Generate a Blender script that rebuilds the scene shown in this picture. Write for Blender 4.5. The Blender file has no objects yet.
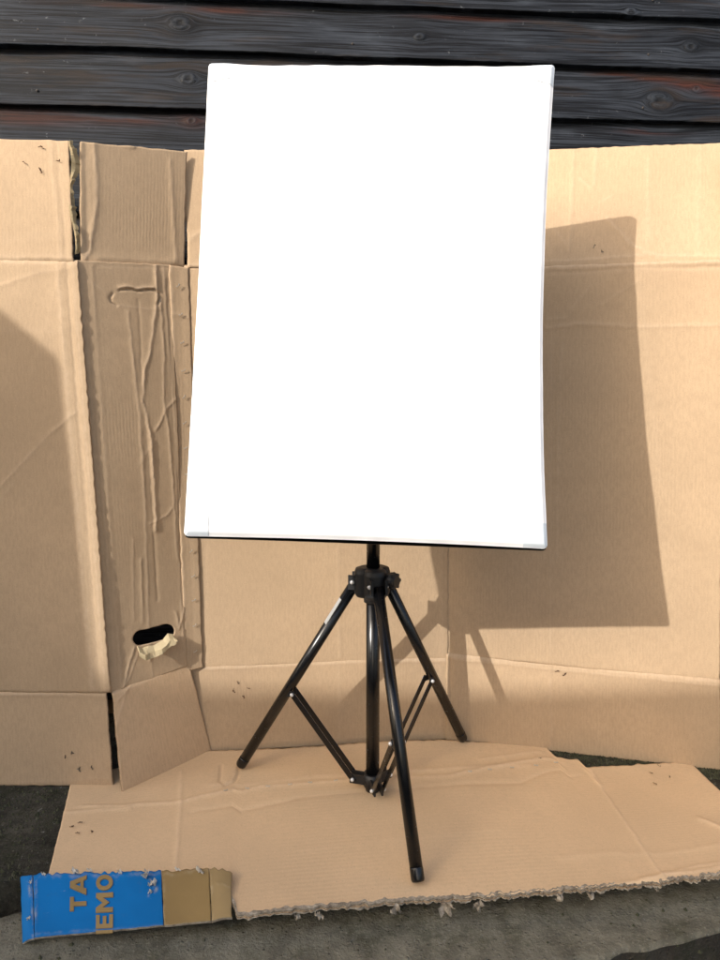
import bpy, bmesh, math, random
import numpy as np
from mathutils import Vector, Matrix

# ------------------------------------------------------------------ camera, sky, sun, exposure
SC = bpy.context.scene
COL = SC.collection
CAM_H, PITCH, FPX = 0.76, math.radians(8.0), 720.0      # lens: 720 px focal length on a 720 x 960 frame
cam_d = bpy.data.cameras.new('camera')
cam_d.sensor_fit = 'VERTICAL'; cam_d.sensor_height = 36.0; cam_d.lens = 27.0
cam_d.clip_start = 0.02; cam_d.clip_end = 500.0
cam = bpy.data.objects.new('camera', cam_d); COL.objects.link(cam)
cam.location = (0, 0, CAM_H); cam.rotation_euler = (math.radians(90) - PITCH, 0, 0)
SC.camera = cam

SUN_DIR = Vector((0.600, 0.676, -0.428)).normalized()      # the way the light travels
SUN_EL = math.asin(-SUN_DIR.z)
world = bpy.data.worlds.new('World'); SC.world = world; world.use_nodes = True
wn = world.node_tree.nodes; wl = world.node_tree.links
wn.clear()
sky = wn.new('ShaderNodeTexSky'); sky.sky_type = 'NISHITA'; sky.sun_disc = False
sky.sun_elevation = SUN_EL
sky.sun_rotation = math.atan2(-SUN_DIR.x, -SUN_DIR.y)
sky.air_density = 1.0; sky.dust_density = 5.0; sky.ozone_density = 0.6
bg = wn.new('ShaderNodeBackground'); bg.inputs['Strength'].default_value = 0.15
wo = wn.new('ShaderNodeOutputWorld')
wl.new(sky.outputs[0], bg.inputs[0]); wl.new(bg.outputs[0], wo.inputs[0])

sun_d = bpy.data.lights.new('sun', 'SUN'); sun_d.energy = 2.0; sun_d.angle = math.radians(0.53)
sun_d.color = (1.0, 0.955, 0.89)
sun = bpy.data.objects.new('sun', sun_d); COL.objects.link(sun)
sun.rotation_euler = SUN_DIR.to_track_quat('-Z', 'Y').to_euler(); sun.location = (-3, -3, 4)

SC.view_settings.view_transform = 'Standard'; SC.view_settings.look = 'None'
SC.view_settings.gamma = 1.0; SC.view_settings.use_curve_mapping = False
SC.view_settings.exposure = 0.94
SC.render.engine = 'CYCLES'
SC.cycles.use_denoising = True
SC.cycles.max_bounces = 8

random.seed(4)
RNG = np.random.default_rng(7)
cp, sp = math.cos(PITCH), math.sin(PITCH)

# ------------------------------------------------------------------ measuring: a sight line, met with a real surface
EYE = np.array([0.0, 0.0, CAM_H])
def sight(x, y):
    a, b = (x - 360) / FPX, (480 - y) / FPX
    return np.array([a, cp + b * sp, -sp + b * cp])
def on_level(x, y, z=0.0):
    r = sight(x, y); return EYE + r * ((z - CAM_H) / r[2])
def on_plane(x, y, A, n):
    r = sight(x, y); return EYE + r * (np.dot(n, A - EYE) / np.dot(n, r))
def on_wall(x, y, A, B, lean=0.0):
    """the vertical plane over ground line A-B, leaning away by `lean` metres per metre of height"""
    d = B - A; d = d / np.linalg.norm(d)
    up = np.array([-d[1] * lean, d[0] * lean, 1.0])
    return on_plane(x, y, A, np.cross(d, up))
def at_depth(x, y, zc):
    return EYE + sight(x, y) * zc
def to_px(P):
    P = np.asarray(P, float) - EYE
    zc = P[..., 1] * cp - P[..., 2] * sp; up = P[..., 1] * sp + P[..., 2] * cp
    return np.stack([360 + FPX * P[..., 0] / zc, 480 - FPX * up / zc], -1)

# ------------------------------------------------------------------ objects
def tag(o, label=None, cat=None, group=None, kind=None):
    if label: o['label'] = label
    if cat: o['category'] = cat
    if group: o['group'] = group
    if kind: o['kind'] = kind
    return o
def empty(name, loc, label, cat):
    o = bpy.data.objects.new(name, None); COL.objects.link(o)
    o.location = loc; o.empty_display_size = 0.1
    return tag(o, label, cat)
def link(name, me, parent=None, mats=()):
    for m in mats: me.materials.append(m)
    o = bpy.data.objects.new(name, me); COL.objects.link(o)
    if parent is not None:
        o.parent = parent
        base = Vector(parent.location)
        if parent.parent is not None: base = base + Vector(parent.parent.location)
        me.transform(Matrix.Translation(-base))
    return o
def from_bm(name, bm, mats, parent=None, smooth=False):
    me = bpy.data.meshes.new(name)
    bm.normal_update(); bm.to_mesh(me); bm.free()
    if smooth:
        for p in me.polygons: p.use_smooth = True
    return link(name, me, parent, mats)

def bm_box(bm, c, size, rot=None, mi=0):
    M = Matrix.Translation(Vector(c)) @ (rot.to_4x4() if rot else Matrix.Identity(4)) @ Matrix.Diagonal((*size, 1))
    r = bmesh.ops.create_cube(bm, size=1, matrix=M)
    for f in {f for v in r['verts'] for f in v.link_faces}: f.material_index = mi
    return r['verts']
def bm_tube(bm, pts, rad, seg=20, cap=True, mi=0):
    pts = [Vector(p) for p in pts]; rings = []
    if not isinstance(rad, (list, tuple)): rad = [rad] * len(pts)
    d0 = (pts[-1] - pts[0]).normalized()
    a = Vector((1, 0, 0)) if abs(d0.x) < .9 else Vector((0, 1, 0))
    X = d0.cross(a).normalized(); Y = d0.cross(X).normalized()
    for p, r in zip(pts, rad):
        rings.append([bm.verts.new(p + (X * math.cos(t) + Y * math.sin(t)) * r) for t in [2 * math.pi * k / seg for k in range(seg)]])
    fs = []
    for A, B in zip(rings, rings[1:]):
        for k in range(seg):
            f = bm.faces.new((A[k], A[(k + 1) % seg], B[(k + 1) % seg], B[k])); f.smooth = True; f.material_index = mi; fs.append(f)
    if cap:
        for R in (rings[0], rings[-1]):
            f = bm.faces.new(R if R is rings[-1] else R[::-1]); f.material_index = mi; fs.append(f)
    bmesh.ops.recalc_face_normals(bm, faces=fs)
    return rings
def bm_sphere(bm, c, r, scale=(1, 1, 1), seg=10, mi=0):
    M = Matrix.Translation(Vector(c)) @ Matrix.Diagonal((*scale, 1))
    res = bmesh.ops.create_uvsphere(bm, u_segments=seg, v_segments=max(6, seg // 2), radius=r, matrix=M)
    for f in {f for v in res['verts'] for f in v.link_faces}: f.smooth = True; f.material_index = mi
def bevel(bm, w, seg=2, angle=30):
    es = [e for e in bm.edges if len(e.link_faces) == 2 and e.calc_face_angle(0) > math.radians(angle)]
    if es: bmesh.ops.bevel(bm, geom=es, offset=w, segments=seg, affect='EDGES', profile=.5, clamp_overlap=True)

# ------------------------------------------------------------------ materials
class NT:
    def __init__(s, name):
        s.m = bpy.data.materials.new(name); s.m.use_nodes = True
        s.n = s.m.node_tree.nodes; s.l = s.m.node_tree.links
        s.p = s.n['Principled BSDF']
    def node(s, t, **kw):
        nd = s.n.new(t)
        for k, v in kw.items():
            if k.startswith('i_'): s.put(nd, k[2:], v)
            else: setattr(nd, k, v)
        return nd
    def put(s, nd, key, v):
        key = int(key) if key.isdigit() else key.replace('_', ' ')
        if isinstance(v, bpy.types.NodeSocket): s.l.new(v, nd.inputs[key])
        else: nd.inputs[key].default_value = v
    def math(s, op, a, b=0.5, c=None, clamp=False):
        nd = s.n.new('ShaderNodeMath'); nd.operation = op; nd.use_clamp = clamp
        for i, v in enumerate((a, b) if c is None else (a, b, c)):
            s.put(nd, str(i), v)
        return nd.outputs[0]
    def mix(s, fac, a, b, mode='MIX'):
        nd = s.n.new('ShaderNodeMix'); nd.data_type = 'RGBA'; nd.blend_type = mode
        for k, v in ((0, fac), (6, a), (7, b)):
            if isinstance(v, bpy.types.NodeSocket): s.l.new(v, nd.inputs[k])
            else: nd.inputs[k].default_value = v if k == 0 else (*v, 1)
        return nd.outputs[2]
    def ramp(s, fac, stops):
        nd = s.n.new('ShaderNodeValToRGB'); s.l.new(fac, nd.inputs[0])
        while len(nd.color_ramp.elements) < len(stops): nd.color_ramp.elements.new(.5)
        for e, (p, c) in zip(nd.color_ramp.elements, stops):
            e.position = p; e.color = (*c, 1) if len(c) == 3 else c
        return nd.outputs[0]
    def step(s, fac, lo, hi):
        nd = s.n.new('ShaderNodeMapRange'); nd.interpolation_type = 'SMOOTHSTEP'
        s.l.new(fac, nd.inputs[0]); nd.inputs[1].default_value = lo; nd.inputs[2].default_value = hi
        return nd.outputs[0]
    def noise(s, vec, scale, detail=4, rough=.55, dist=0):
        nd = s.n.new('ShaderNodeTexNoise'); s.l.new(vec, nd.inputs['Vector'])
        nd.inputs['Scale'].default_value = scale; nd.inputs['Detail'].default_value = detail
        nd.inputs['Roughness'].default_value = rough; nd.inputs['Distortion'].default_value = dist
        return nd.outputs[0]
    def map(s, vec, scale=(1, 1, 1), loc=(0, 0, 0)):
        nd = s.n.new('ShaderNodeMapping'); s.l.new(vec, nd.inputs[0])
        nd.inputs['Scale'].default_value = scale; nd.inputs['Location'].default_value = loc
        return nd.outputs[0]
    def bump(s, h, strength, dist, prev=None):
        nd = s.n.new('ShaderNodeBump'); s.l.new(h, nd.inputs['Height'])
        nd.inputs['Strength'].default_value = strength; nd.inputs['Distance'].default_value = dist
        if prev is not None: s.l.new(prev, nd.inputs['Normal'])
        return nd.outputs[0]
    def out(s, col=None, rough=None, nrm=None, **kw):
        for k, v in (('Base Color', col), ('Roughness', rough), ('Normal', nrm)):
            if v is None: continue
            if isinstance(v, bpy.types.NodeSocket): s.l.new(v, s.p.inputs[k])
            else: s.p.inputs[k].default_value = (*v, 1) if k == 'Base Color' else v
        for k, v in kw.items(): s.p.inputs[k.replace('_', ' ')].default_value = v
        return s.m

def mat_cardboard(name, base, flute_axis=0, printed=None):
    t = NT(name)
    uv = t.node('ShaderNodeUVMap', uv_map='metric').outputs[0]
    big = t.noise(uv, 3.5, 3)
    mid = t.noise(uv, 26, 5, .6)
    fib = t.noise(t.map(uv, (220, 60, 1) if flute_axis == 0 else (110, 170, 1)), 1.0, 4, .7)
    dark = tuple(c * .92 for c in base); lite = tuple(min(1, c * 1.05) for c in base)
    c = t.mix(t.step(big, .32, .70), dark, lite)
    c = t.mix(t.math('MULTIPLY', t.step(mid, .45, .75), .22), c, tuple(k * .80 for k in base))
    c = t.mix(t.math('MULTIPLY', t.step(fib, .40, .62), .30 if flute_axis == 0 else .16), c, tuple(k * .72 for k in base))
    spk = t.noise(uv, 420, 2, .5)
    c = t.mix(t.math('MULTIPLY', t.step(spk, .60, .72), .40), c, tuple(k * .58 for k in base))
    c = t.mix(t.math('MULTIPLY', t.step(spk, .40, .28), .30), c, tuple(min(1, k * 1.30) for k in base))
    # rubbed, paler paper along creases and scuffs
    at = t.node('ShaderNodeAttribute', attribute_name='crease')
    worn = t.math('MULTIPLY', at.outputs['Fac'], t.step(t.noise(uv, 60, 4, .7), .25, .65), clamp=True)
    c = t.mix(t.math('MULTIPLY', worn, .38), c, (base[0] * 1.30, base[1] * 1.38, base[2] * 1.55))
    sc = t.noise(t.map(uv, (14, 30, 1), (3.1, 1.7, 0)), 1.0, 6, .75)
    c = t.mix(t.math('MULTIPLY', t.step(sc, .66, .76), .25), c, tuple(k * .62 for k in base))
    # flutes of the corrugated board telegraphing through the liner
    wv = t.node('ShaderNodeTexWave', wave_type='BANDS', bands_direction='X' if flute_axis == 0 else 'Y', wave_profile='SIN')
    t.l.new(uv, wv.inputs['Vector']); wv.inputs['Scale'].default_value = 52; wv.inputs['Distortion'].default_value = .6
    wv.inputs['Detail'].default_value = 2; wv.inputs['Detail Scale'].default_value = .05
    amp = t.step(t.noise(uv, 5, 2), .3, .7)
    h1 = t.math('MULTIPLY', wv.outputs[1], amp)
    c = t.mix(t.math('MULTIPLY', h1, .12), c, tuple(k * .62 for k in base))
    n = t.bump(h1, .15, .0006)
    n = t.bump(mid, .35, .0012, n)
    n = t.bump(fib, .35, .0004, n)
    return t.out(c, .82, n, Specular_IOR_Level=.22)

KRAFT = (.474, .344, .221)
M_card = mat_cardboard('kraft_cardboard', KRAFT)
M_floorcard = mat_cardboard('kraft_cardboard_floor', (.700, .508, .312), 1)
M_card_lifted = mat_cardboard('kraft_cardboard_lifted', (.58, .410, .255))  # same kraft board in a lighter colour, brightening the shaded lower flap
def mat_edge():
    t = NT('corrugated_edge')
    tc = t.node('ShaderNodeTexCoord').outputs['Object']
    n = t.noise(t.map(tc, (260, 260, 260)), 1, 3)
    c = t.ramp(n, [(.3, (.13, .085, .05)), (.6, (.42, .30, .18))])
    return t.out(c, .9)
M_edge = mat_edge()
def mat_torn():
    t = NT('torn_paper_fibre')
    tc = t.node('ShaderNodeTexCoord').outputs['Object']
    n = t.noise(tc, 120, 5, .7)
    c = t.ramp(n, [(.30, (.11, .090, .068)), (.52, (.32, .275, .21)), (.78, (.58, .53, .45))])
    return t.out(c, .95, t.bump(n, .7, .002))
M_torn = mat_torn()
def mat_fluff():
    t = NT('torn_white_liner'); tc = t.node('ShaderNodeTexCoord').outputs['Object']; n = t.noise(tc, 150, 4, .6)
    return t.out(t.ramp(n, [(.3, (.34, .31, .26)), (.6, (.62, .59, .53))]), .95, t.bump(n, .5, .001))
M_fluff = mat_fluff()
def mat_pale():
    t = NT('pale_inner_paper')
    tc = t.node('ShaderNodeTexCoord').outputs['Object']
    n = t.noise(tc, 50, 4, .6)
    return t.out(t.mix(n, (.46, .36, .20), (.62, .52, .33)), .8, t.bump(n, .3, .001))
M_pale = mat_pale()
def mat_print(name, base, rough=.55):
    t = NT(name)
    uv = t.node('ShaderNodeUVMap', uv_map='metric').outputs[0]
    n = t.noise(uv, 45, 5, .65); g = t.noise(uv, 7, 3)
    c = t.mix(t.step(g, .3, .75), tuple(k * .82 for k in base), tuple(k * 1.1 for k in base))
    c = t.mix(t.math('MULTIPLY', t.step(n, .58, .72), .35), c, tuple(k * .6 + .03 for k in base))
    sc = t.noise(t.map(uv, (40, 160, 1)), 1, 5, .75)
    c = t.mix(t.math('MULTIPLY', t.step(sc, .64, .72), .45), c, tuple(k * .5 + .20 for k in base))
    at = t.node('ShaderNodeAttribute', attribute_name='crease')
    worn = t.math('MULTIPLY', at.outputs['Fac'], t.step(n, .42, .62), clamp=True)
    c = t.mix(t.math('MULTIPLY', worn, .6), c, (.50, .42, .30))
    return t.out(c, rough, t.bump(n, .25, .0008), Specular_IOR_Level=.18)
M_blue = mat_print('blue_printed_card', (.002, .165, .48))
M_gold = mat_print('gold_printed_card', (.30, .205, .085))
M_gold2 = mat_print('tan_printed_card', (.34, .245, .118))

def mat_metal(name, col, rough, metallic=0.0, **kw):
    t = NT(name)
    tc = t.node('ShaderNodeTexCoord').outputs['Object']
    n = t.noise(tc, 90, 4, .6)
    r = t.math('MULTIPLY_ADD', n, .22, rough - .11)
    c = t.mix(t.step(n, .58, .8), col, tuple(min(1, k * 1.6 + .006) for k in col))
    return t.out(c, r, t.bump(n, .04, .0006), Metallic=metallic, **kw)
M_tube = mat_metal('black_coated_tube', (.0035, .0037, .0045), .24, 0, Specular_IOR_Level=.5)
M_plastic = mat_metal('black_moulded_plastic', (.009, .0095, .011), .50)
M_rivet = mat_metal('steel_rivet', (.78, .78, .78), .35, .35)
M_sticker = mat_metal('white_label_sticker', (.75, .75, .75), .45)
M_staple = mat_metal('staple_wire', (.62, .57, .48), .38, .3)
M_nail = mat_metal('blackened_nail', (.022, .017, .014), .6)
M_rust = mat_metal('rusty_staple_wire', (.20, .12, .075), .8)

def mat_fabric(name, col, bumpy, rough=.85):
    t = NT(name)
    tc = t.node('ShaderNodeTexCoord').outputs['Object']
    w = t.noise(t.map(tc, (700, 700, 700)), 1, 2); g = t.noise(tc, 9, 3)
    c = t.mix(g, tuple(k * .96 for k in col), col)
    return t.out(c, rough, t.bump(g, bumpy, .01, t.bump(w, .12, .0005)))
M_white = mat_fabric('white_diffuser_cloth', (.88, .885, .90), .08)
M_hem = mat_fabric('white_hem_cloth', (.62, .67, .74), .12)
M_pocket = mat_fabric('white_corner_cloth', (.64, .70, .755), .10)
M_black = mat_fabric('black_shell_cloth', (.012, .012, .014), .2, .6)

def mat_wood():
    t = NT('weathered_black_stained_wood')
    pos = t.node('ShaderNodeTexCoord').outputs['Object']
    gv = t.node('ShaderNodeAttribute', attribute_name='grain').outputs['Fac']
    kd = t.node('ShaderNodeAttribute', attribute_name='knot').outputs['Fac']
    red = t.node('ShaderNodeAttribute', attribute_name='red').outputs['Fac']
    seed = t.node('ShaderNodeObjectInfo').outputs['Random']
    sep = t.node('ShaderNodeSeparateXYZ'); t.l.new(pos, sep.inputs[0])
    cmb = t.node('ShaderNodeCombineXYZ'); t.l.new(sep.outputs[0], cmb.inputs[0]); t.l.new(gv, cmb.inputs[1])
    t.l.new(t.math('MULTIPLY', seed, 40.0), cmb.inputs[2])
    v = cmb.outputs[0]
    g1 = t.noise(t.map(v, (5, 330, 1)), 1, 5, .65)
    g2 = t.noise(t.map(v, (2.2, 60, 1)), 1, 3, .5)
    blot = t.noise(t.map(v, (5.5, 22, 1)), 1, 4, .6)
    saw = t.noise(t.map(v, (1.5, 900, 1)), 1, 2, .5)
    c = t.mix(t.step(g1, .42, .60), (.0028, .0032, .0045), (.023, .0258, .033))
    c = t.mix(t.math('MULTIPLY', t.step(g2, .45, .70), t.math('MULTIPLY_ADD', t.step(g1, .40, .62), .6, .1)), c, (.038, .0425, .053))
    crk = t.noise(t.map(v, (3.0, 150, 1), (2, 5, 3)), 1, 2, .4)
    c = t.mix(t.math('MULTIPLY', t.step(crk, .68, .72), .9), c, (.002, .002, .002))
    c = t.mix(t.math('MULTIPLY', t.step(saw, .52, .66), .25), c, (.042, .047, .058))
    c = t.mix(t.math('MULTIPLY', t.step(blot, .52, .72), t.math('MULTIPLY_ADD', t.step(g1, .35, .65), .6, .12)), c, (.054, .060, .074))
    c = t.mix(t.math('MULTIPLY', t.step(blot, .50, .30), .55), c, (.005, .005, .006))
    # bare brown and red wood where the stain has worn away
    bare = t.noise(t.map(v, (4, 30, 1), (7, 3, 1)), 1, 4, .62)
    bc = t.mix(t.step(g1, .35, .7), (.016, .006, .005), (.062, .022, .016))
    c = t.mix(t.math('MULTIPLY', red, t.step(bare, .36, .60), clamp=True), c, bc)
    # rings and pale halo of the knots
    rings = t.math('SINE', t.math('MULTIPLY_ADD', t.noise(t.map(pos, (60, 60, 90)), 1, 3), 6.0, t.math('MULTIPLY', kd, 620.0)))
    ringf = t.math('MULTIPLY', t.step(kd, .020, .003), t.math('MULTIPLY_ADD', rings, .5, .5))
    c = t.mix(t.math('MULTIPLY', ringf, .26), c, (.050, .055, .065))
    c = t.mix(t.math('MULTIPLY', t.step(kd, .0075, .002), .5), c, (.008, .007, .007))
    fleck = t.noise(t.map(pos, (60, 60, 75)), 1, 4, .75)
    fm = t.math('MULTIPLY', t.step(fleck, .64, .72), t.step(t.noise(pos, 7, 2), .46, .60))
    brn = t.noise(t.map(v, (3.2, 26, 1), (1, 9, 4)), 1, 5, .65)
    c = t.mix(t.math('MULTIPLY', t.step(brn, .54, .68), .55), c, (.030, .019, .013))
    c = t.mix(1.0, c, (.93, 1.0, 1.04), 'MULTIPLY')
    c = t.mix(t.math('MULTIPLY', fm, .60), c, (.16, .172, .185))
    h = t.math('ADD', t.math('MULTIPLY', g1, .6), t.math('ADD', t.math('MULTIPLY', saw, .5), t.math('MULTIPLY', ringf, .5)))
    n = t.bump(h, .6, .0022)
    r = t.math('MULTIPLY_ADD', g1, .22, .46)
    return t.out(c, r, n, Specular_IOR_Level=.16)
M_wood = mat_wood()

def mat_concrete(name, dark, mid, lite, moss, moss_amt, lichen=.0, scale=1.0):
    t = NT(name)
    p = t.node('ShaderNodeTexCoord').outputs['Object']
    a = t.noise(p, 9 * scale, 6, .65); b = t.noise(p, 45 * scale, 6, .7); g = t.noise(p, 240 * scale, 3, .6)
    c = t.ramp(a, [(.30, dark), (.52, mid), (.75, lite)])
    c = t.mix(t.math('MULTIPLY', t.step(b, .42, .70), .5), c, tuple(k * .55 for k in mid))
    c = t.mix(t.math('MULTIPLY', t.step(b, .60, .42), .25), c, lite)
    ms = t.noise(p, 22 * scale, 7, .72)
    c = t.mix(t.math('MULTIPLY', t.step(ms, .48, .66), moss_amt), c, moss)
    li = t.noise(p, 75 * scale, 5, .7, .6)
    c = t.mix(t.math('MULTIPLY', t.step(li, .62, .70), lichen), c, (.30, .30, .27))
    c = t.mix(t.math('MULTIPLY', t.step(g, .55, .75), .35), c, tuple(k * 1.6 for k in lite))
    vo = t.node('ShaderNodeTexVoronoi'); t.l.new(p, vo.inputs['Vector']); vo.inputs['Scale'].default_value = 130 * scale
    stone = t.step(vo.outputs['Distance'], .35, .12); pick = t.step(t.noise(p, 60 * scale, 2), .52, .60)
    sf = t.math('MULTIPLY', stone, pick)
    c = t.mix(t.math('MULTIPLY', sf, .55), c, t.mix(vo.outputs['Color'], tuple(k * .5 for k in dark), tuple(min(1, k * 1.5) for k in lite)))
    pit = t.step(t.noise(p, 150 * scale, 3, .6), .66, .74)
    c = t.mix(t.math('MULTIPLY', pit, .8), c, tuple(k * .35 for k in dark))
    h = t.math('ADD', t.math('MULTIPLY', b, .7), t.math('ADD', t.math('MULTIPLY', g, .5), t.math('ADD', t.math('MULTIPLY', ms, .5), t.math('SUBTRACT', t.math('MULTIPLY', sf, .5), t.math('MULTIPLY', pit, .6)))))
    return t.out(c, .92, t.bump(h, .9, .006), Specular_IOR_Level=.25)
M_slab = mat_concrete('mossy_slab_concrete', (.014, .014, .010), (.040, .038, .029), (.095, .090, .070), (.020, .024, .010), .7, .6)
M_kerb = mat_concrete('kerb_concrete', (.095, .088, .064), (.175, .163, .122), (.26, .245, .185), (.066, .066, .038), .6, .3)
M_soil = mat_concrete('dark_earth', (.010, .009, .008), (.022, .020, .017), (.04, .036, .03), (.02, .026, .012), .6, .05)
M_yard = mat_concrete('pale_yard_concrete', (.20, .19, .17), (.28, .27, .24), (.36, .35, .31), (.18, .19, .13), .3, .1, .4)
M_kerb_side = mat_concrete('dark_kerb_concrete', (.026, .023, .018), (.046, .041, .033), (.075, .068, .055), (.026, .030, .016), .6, .1)  # darker, browner concrete tone for the kerb's side faces
def mat_moss():
    t = NT('moss_and_grit'); p = t.node('ShaderNodeTexCoord').outputs['Object']
    n = t.noise(p, 90, 4, .7)
    return t.out(t.ramp(n, [(.3, (.018, .020, .010)), (.55, (.055, .058, .030)), (.75, (.13, .12, .09))]), .95)
M_moss = mat_moss()
def mat_brick():
    t = NT('rough_render'); p = t.node('ShaderNodeTexCoord').outputs['Object']
    n = t.noise(p, 30, 6, .7); g = t.noise(p, 1.3, 4)
    return t.out(t.mix(g, (.46, .43, .38), (.58, .55, .49)), .9, t.bump(n, .5, .008))
M_render = mat_brick()
def mat_roof():
    t = NT('roofing_felt'); p = t.node('ShaderNodeTexCoord').outputs['Object']
    n = t.noise(p, 60, 5, .7)
    return t.out(t.mix(n, (.05, .05, .05), (.11, .10, .10)), .95, t.bump(n, .6, .006))
M_roof = mat_roof()
def mat_brownboard():
    t = NT('brown_timber'); p = t.node('ShaderNodeTexCoord').outputs['Object']
    n = t.noise(t.map(p, (30, 30, 2)), 1, 5, .6)
    return t.out(t.mix(n, (.12, .07, .04), (.22, .14, .08)), .75, t.bump(n, .4, .004))
M_brown = mat_brownboard()
M_glass = mat_metal('window_glass', (.03, .035, .04), .15)

# ------------------------------------------------------------------ sheets of card: bilinear patches with creases
def wobble(s, t, n, lo, hi, seed):
    r = np.random.default_rng(seed); z = np.zeros_like(s)
    for k in range(n):
        w = r.uniform(lo, hi); a = r.uniform(0, 2 * math.pi); ph = r.uniform(0, 6.28)
        z += np.sin(2 * math.pi * w * (s * math.cos(a) + t * math.sin(a)) + ph) / n ** .5
    return z
class Patch:
    def __init__(s, BL, BR, TR, TL):
        s.c = [np.array(q, float) for q in (BL, BR, TR, TL)]
        s.W = (np.linalg.norm(s.c[1] - s.c[0]) + np.linalg.norm(s.c[2] - s.c[3])) / 2
        s.H = (np.linalg.norm(s.c[3] - s.c[0]) + np.linalg.norm(s.c[2] - s.c[1])) / 2
        n = np.cross(s.c[1] - s.c[0] + s.c[2] - s.c[3], s.c[3] - s.c[0] + s.c[2] - s.c[1])
        s.N = n / np.linalg.norm(n)
    def pt(s, u, v):
        u = np.asarray(u, float)[..., None]; v = np.asarray(v, float)[..., None]
        return s.c[0] * (1 - u) * (1 - v) + s.c[1] * u * (1 - v) + s.c[2] * u * v + s.c[3] * (1 - u) * v
    def uv(s, x, y):
        u = v = .5; tgt = np.array([x, y], float)
        for _ in range(25):
            p = to_px(s.pt(u, v)); e = 1e-4
            J = np.stack([(to_px(s.pt(u + e, v)) - p) / e, (to_px(s.pt(u, v + e)) - p) / e], 1)
            d = np.clip(np.linalg.lstsq(J, tgt - p, rcond=None)[0], -.35, .35); u = float(np.clip(u + d[0], -1.5, 2.5)); v = float(np.clip(v + d[1], -1.5, 2.5))
        return u, v
    def st(s, x, y):
        u, v = s.uv(x, y); return u * s.W, v * s.H
def seg_dist(S, T, a, b):
    ax, ay = a; bx, by = b; dx, dy = bx - ax, by - ay; L = dx * dx + dy * dy + 1e-12
    k = np.clip(((S - ax) * dx + (T - ay) * dy) / L, 0, 1)
    return np.hypot(S - ax - k * dx, T - ay - k * dy), k
def sheet(name, pat, mats, parent, res=.004, thick=.004, creases=(), warp=.0018, seed=1, edge_fn=None,
          holes=(), ragged=.0006, N=None, disp_fn=None, folds=''):
    """corrugated board: front grid displaced by its creases, a back grid, and a rim.
    creases: (points in photo pixels, height, width[, wear])"""
    nu, nv = max(2, int(pat.W / res)), max(2, int(pat.H / res))
    U, V = np.meshgrid(np.linspace(0, 1, nu + 1), np.linspace(0, 1, nv + 1))
    S, T = U * pat.W, V * pat.H
    keep = np.ones((nv, nu), bool)
    for hp in holes:
        q = np.array([pat.st(*p) for p in hp])
        cs = (S[:-1, :-1] + S[1:, 1:]) / 2; ct = (T[:-1, :-1] + T[1:, 1:]) / 2; ins = np.zeros_like(keep)
        for a, b in zip(q, np.roll(q, -1, 0)):
            cond = (a[1] > ct) != (b[1] > ct)
            ins ^= cond & (cs < (b[0] - a[0]) * (ct - a[1]) / (b[1] - a[1] + 1e-12) + a[0])
        keep &= ~ins
        touch = np.zeros(S.shape, bool); stay = np.zeros(S.shape, bool)
        for dy in (0, 1):
            for dx in (0, 1):
                touch[dy:dy + nv, dx:dx + nu] |= ins; stay[dy:dy + nv, dx:dx + nu] |= keep
        for j, i in np.argwhere(touch & stay):     # pull the ragged grid border onto the cut line
            best = 9
            for a, b in zip(q, np.roll(q, -1, 0)):
                d_ = b - a; k = np.clip(np.dot((S[j, i] - a[0], T[j, i] - a[1]), d_) / (np.dot(d_, d_) + 1e-12), 0, 1); c_ = a + d_ * k
                e_ = math.hypot(S[j, i] - c_[0], T[j, i] - c_[1])
                if e_ < best: best = e_; bc = c_
            S[j, i], T[j, i] = bc
        U, V = S / pat.W, T / pat.H
    if edge_fn is not None: P = edge_fn(U, V)
    else: P = pat.pt(U, V)
    D = warp * (wobble(S, T, 7, .6, 2.6, seed) * .7 + wobble(S, T, 9, 3, 9, seed + 50) * .09)
    wear = np.zeros_like(S)
    jit = .0009 * wobble(S, T, 8, 12, 40, seed + 9) + .0007 * wobble(S, T, 8, 40, 120, seed + 19)
    for cr in creases:
        pts, h, w = cr[:3]; wr = cr[3] if len(cr) > 3 else 1.0
        q = [pat.st(*p) for p in pts]
        best = np.full_like(S, 9.); side = np.zeros_like(S)
        for a, b in zip(q, q[1:]):
            d, k = seg_dist(S + jit * .45, T + jit * .4, a, b)
            best = np.minimum(best, d)
        vary = .85 + .22 * wobble(S, T, 5, 2, 8, seed + len(pts) + int(pts[0][0]))
        D += h * .8 * vary * np.exp(-(best / (w * .85)) ** 1.05)
        wear = np.maximum(wear, wr * np.exp(-(best / (w * .75)) ** 2))
    if disp_fn is not None: D = D + disp_fn(S, T)
    N = pat.N if N is None else np.array(N, float)
    # scored fold lines: the board rolls back into the fold
    for sd, dist in (('b', T), ('t', pat.H - T), ('l', S), ('r', pat.W - S)):
        if sd in folds: D = D - .0030 * np.exp(-(dist / .0032) ** 2); wear = np.maximum(wear, .9 * np.exp(-((dist - .004) / .003) ** 2))
    if ragged:
        r1 = ragged * (wobble(S, T, 8, 8, 60, seed + 3)); r2 = ragged * (wobble(S, T, 8, 8, 60, seed + 4))
        eu = (pat.c[1] - pat.c[0]) / np.linalg.norm(pat.c[1] - pat.c[0]); ev = (pat.c[3] - pat.c[0]) / np.linalg.norm(pat.c[3] - pat.c[0])
        P = P + (r1[..., None] * eu) + (r2[..., None] * ev)
    F = P + N * D[..., None]; B = F - N * thick
    n1 = (nu + 1) * (nv + 1)
    co = np.concatenate([F.reshape(-1, 3), B.reshape(-1, 3)])
    idx = np.arange(n1).reshape(nv + 1, nu + 1)
    a, b, c, d = idx[:-1, :-1], idx[:-1, 1:], idx[1:, 1:], idx[1:, :-1]
    front = np.stack([a, b, c, d], -1).reshape(-1, 4)[keep.ravel()]; back = front[:, ::-1] + n1
    rim = []
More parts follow.
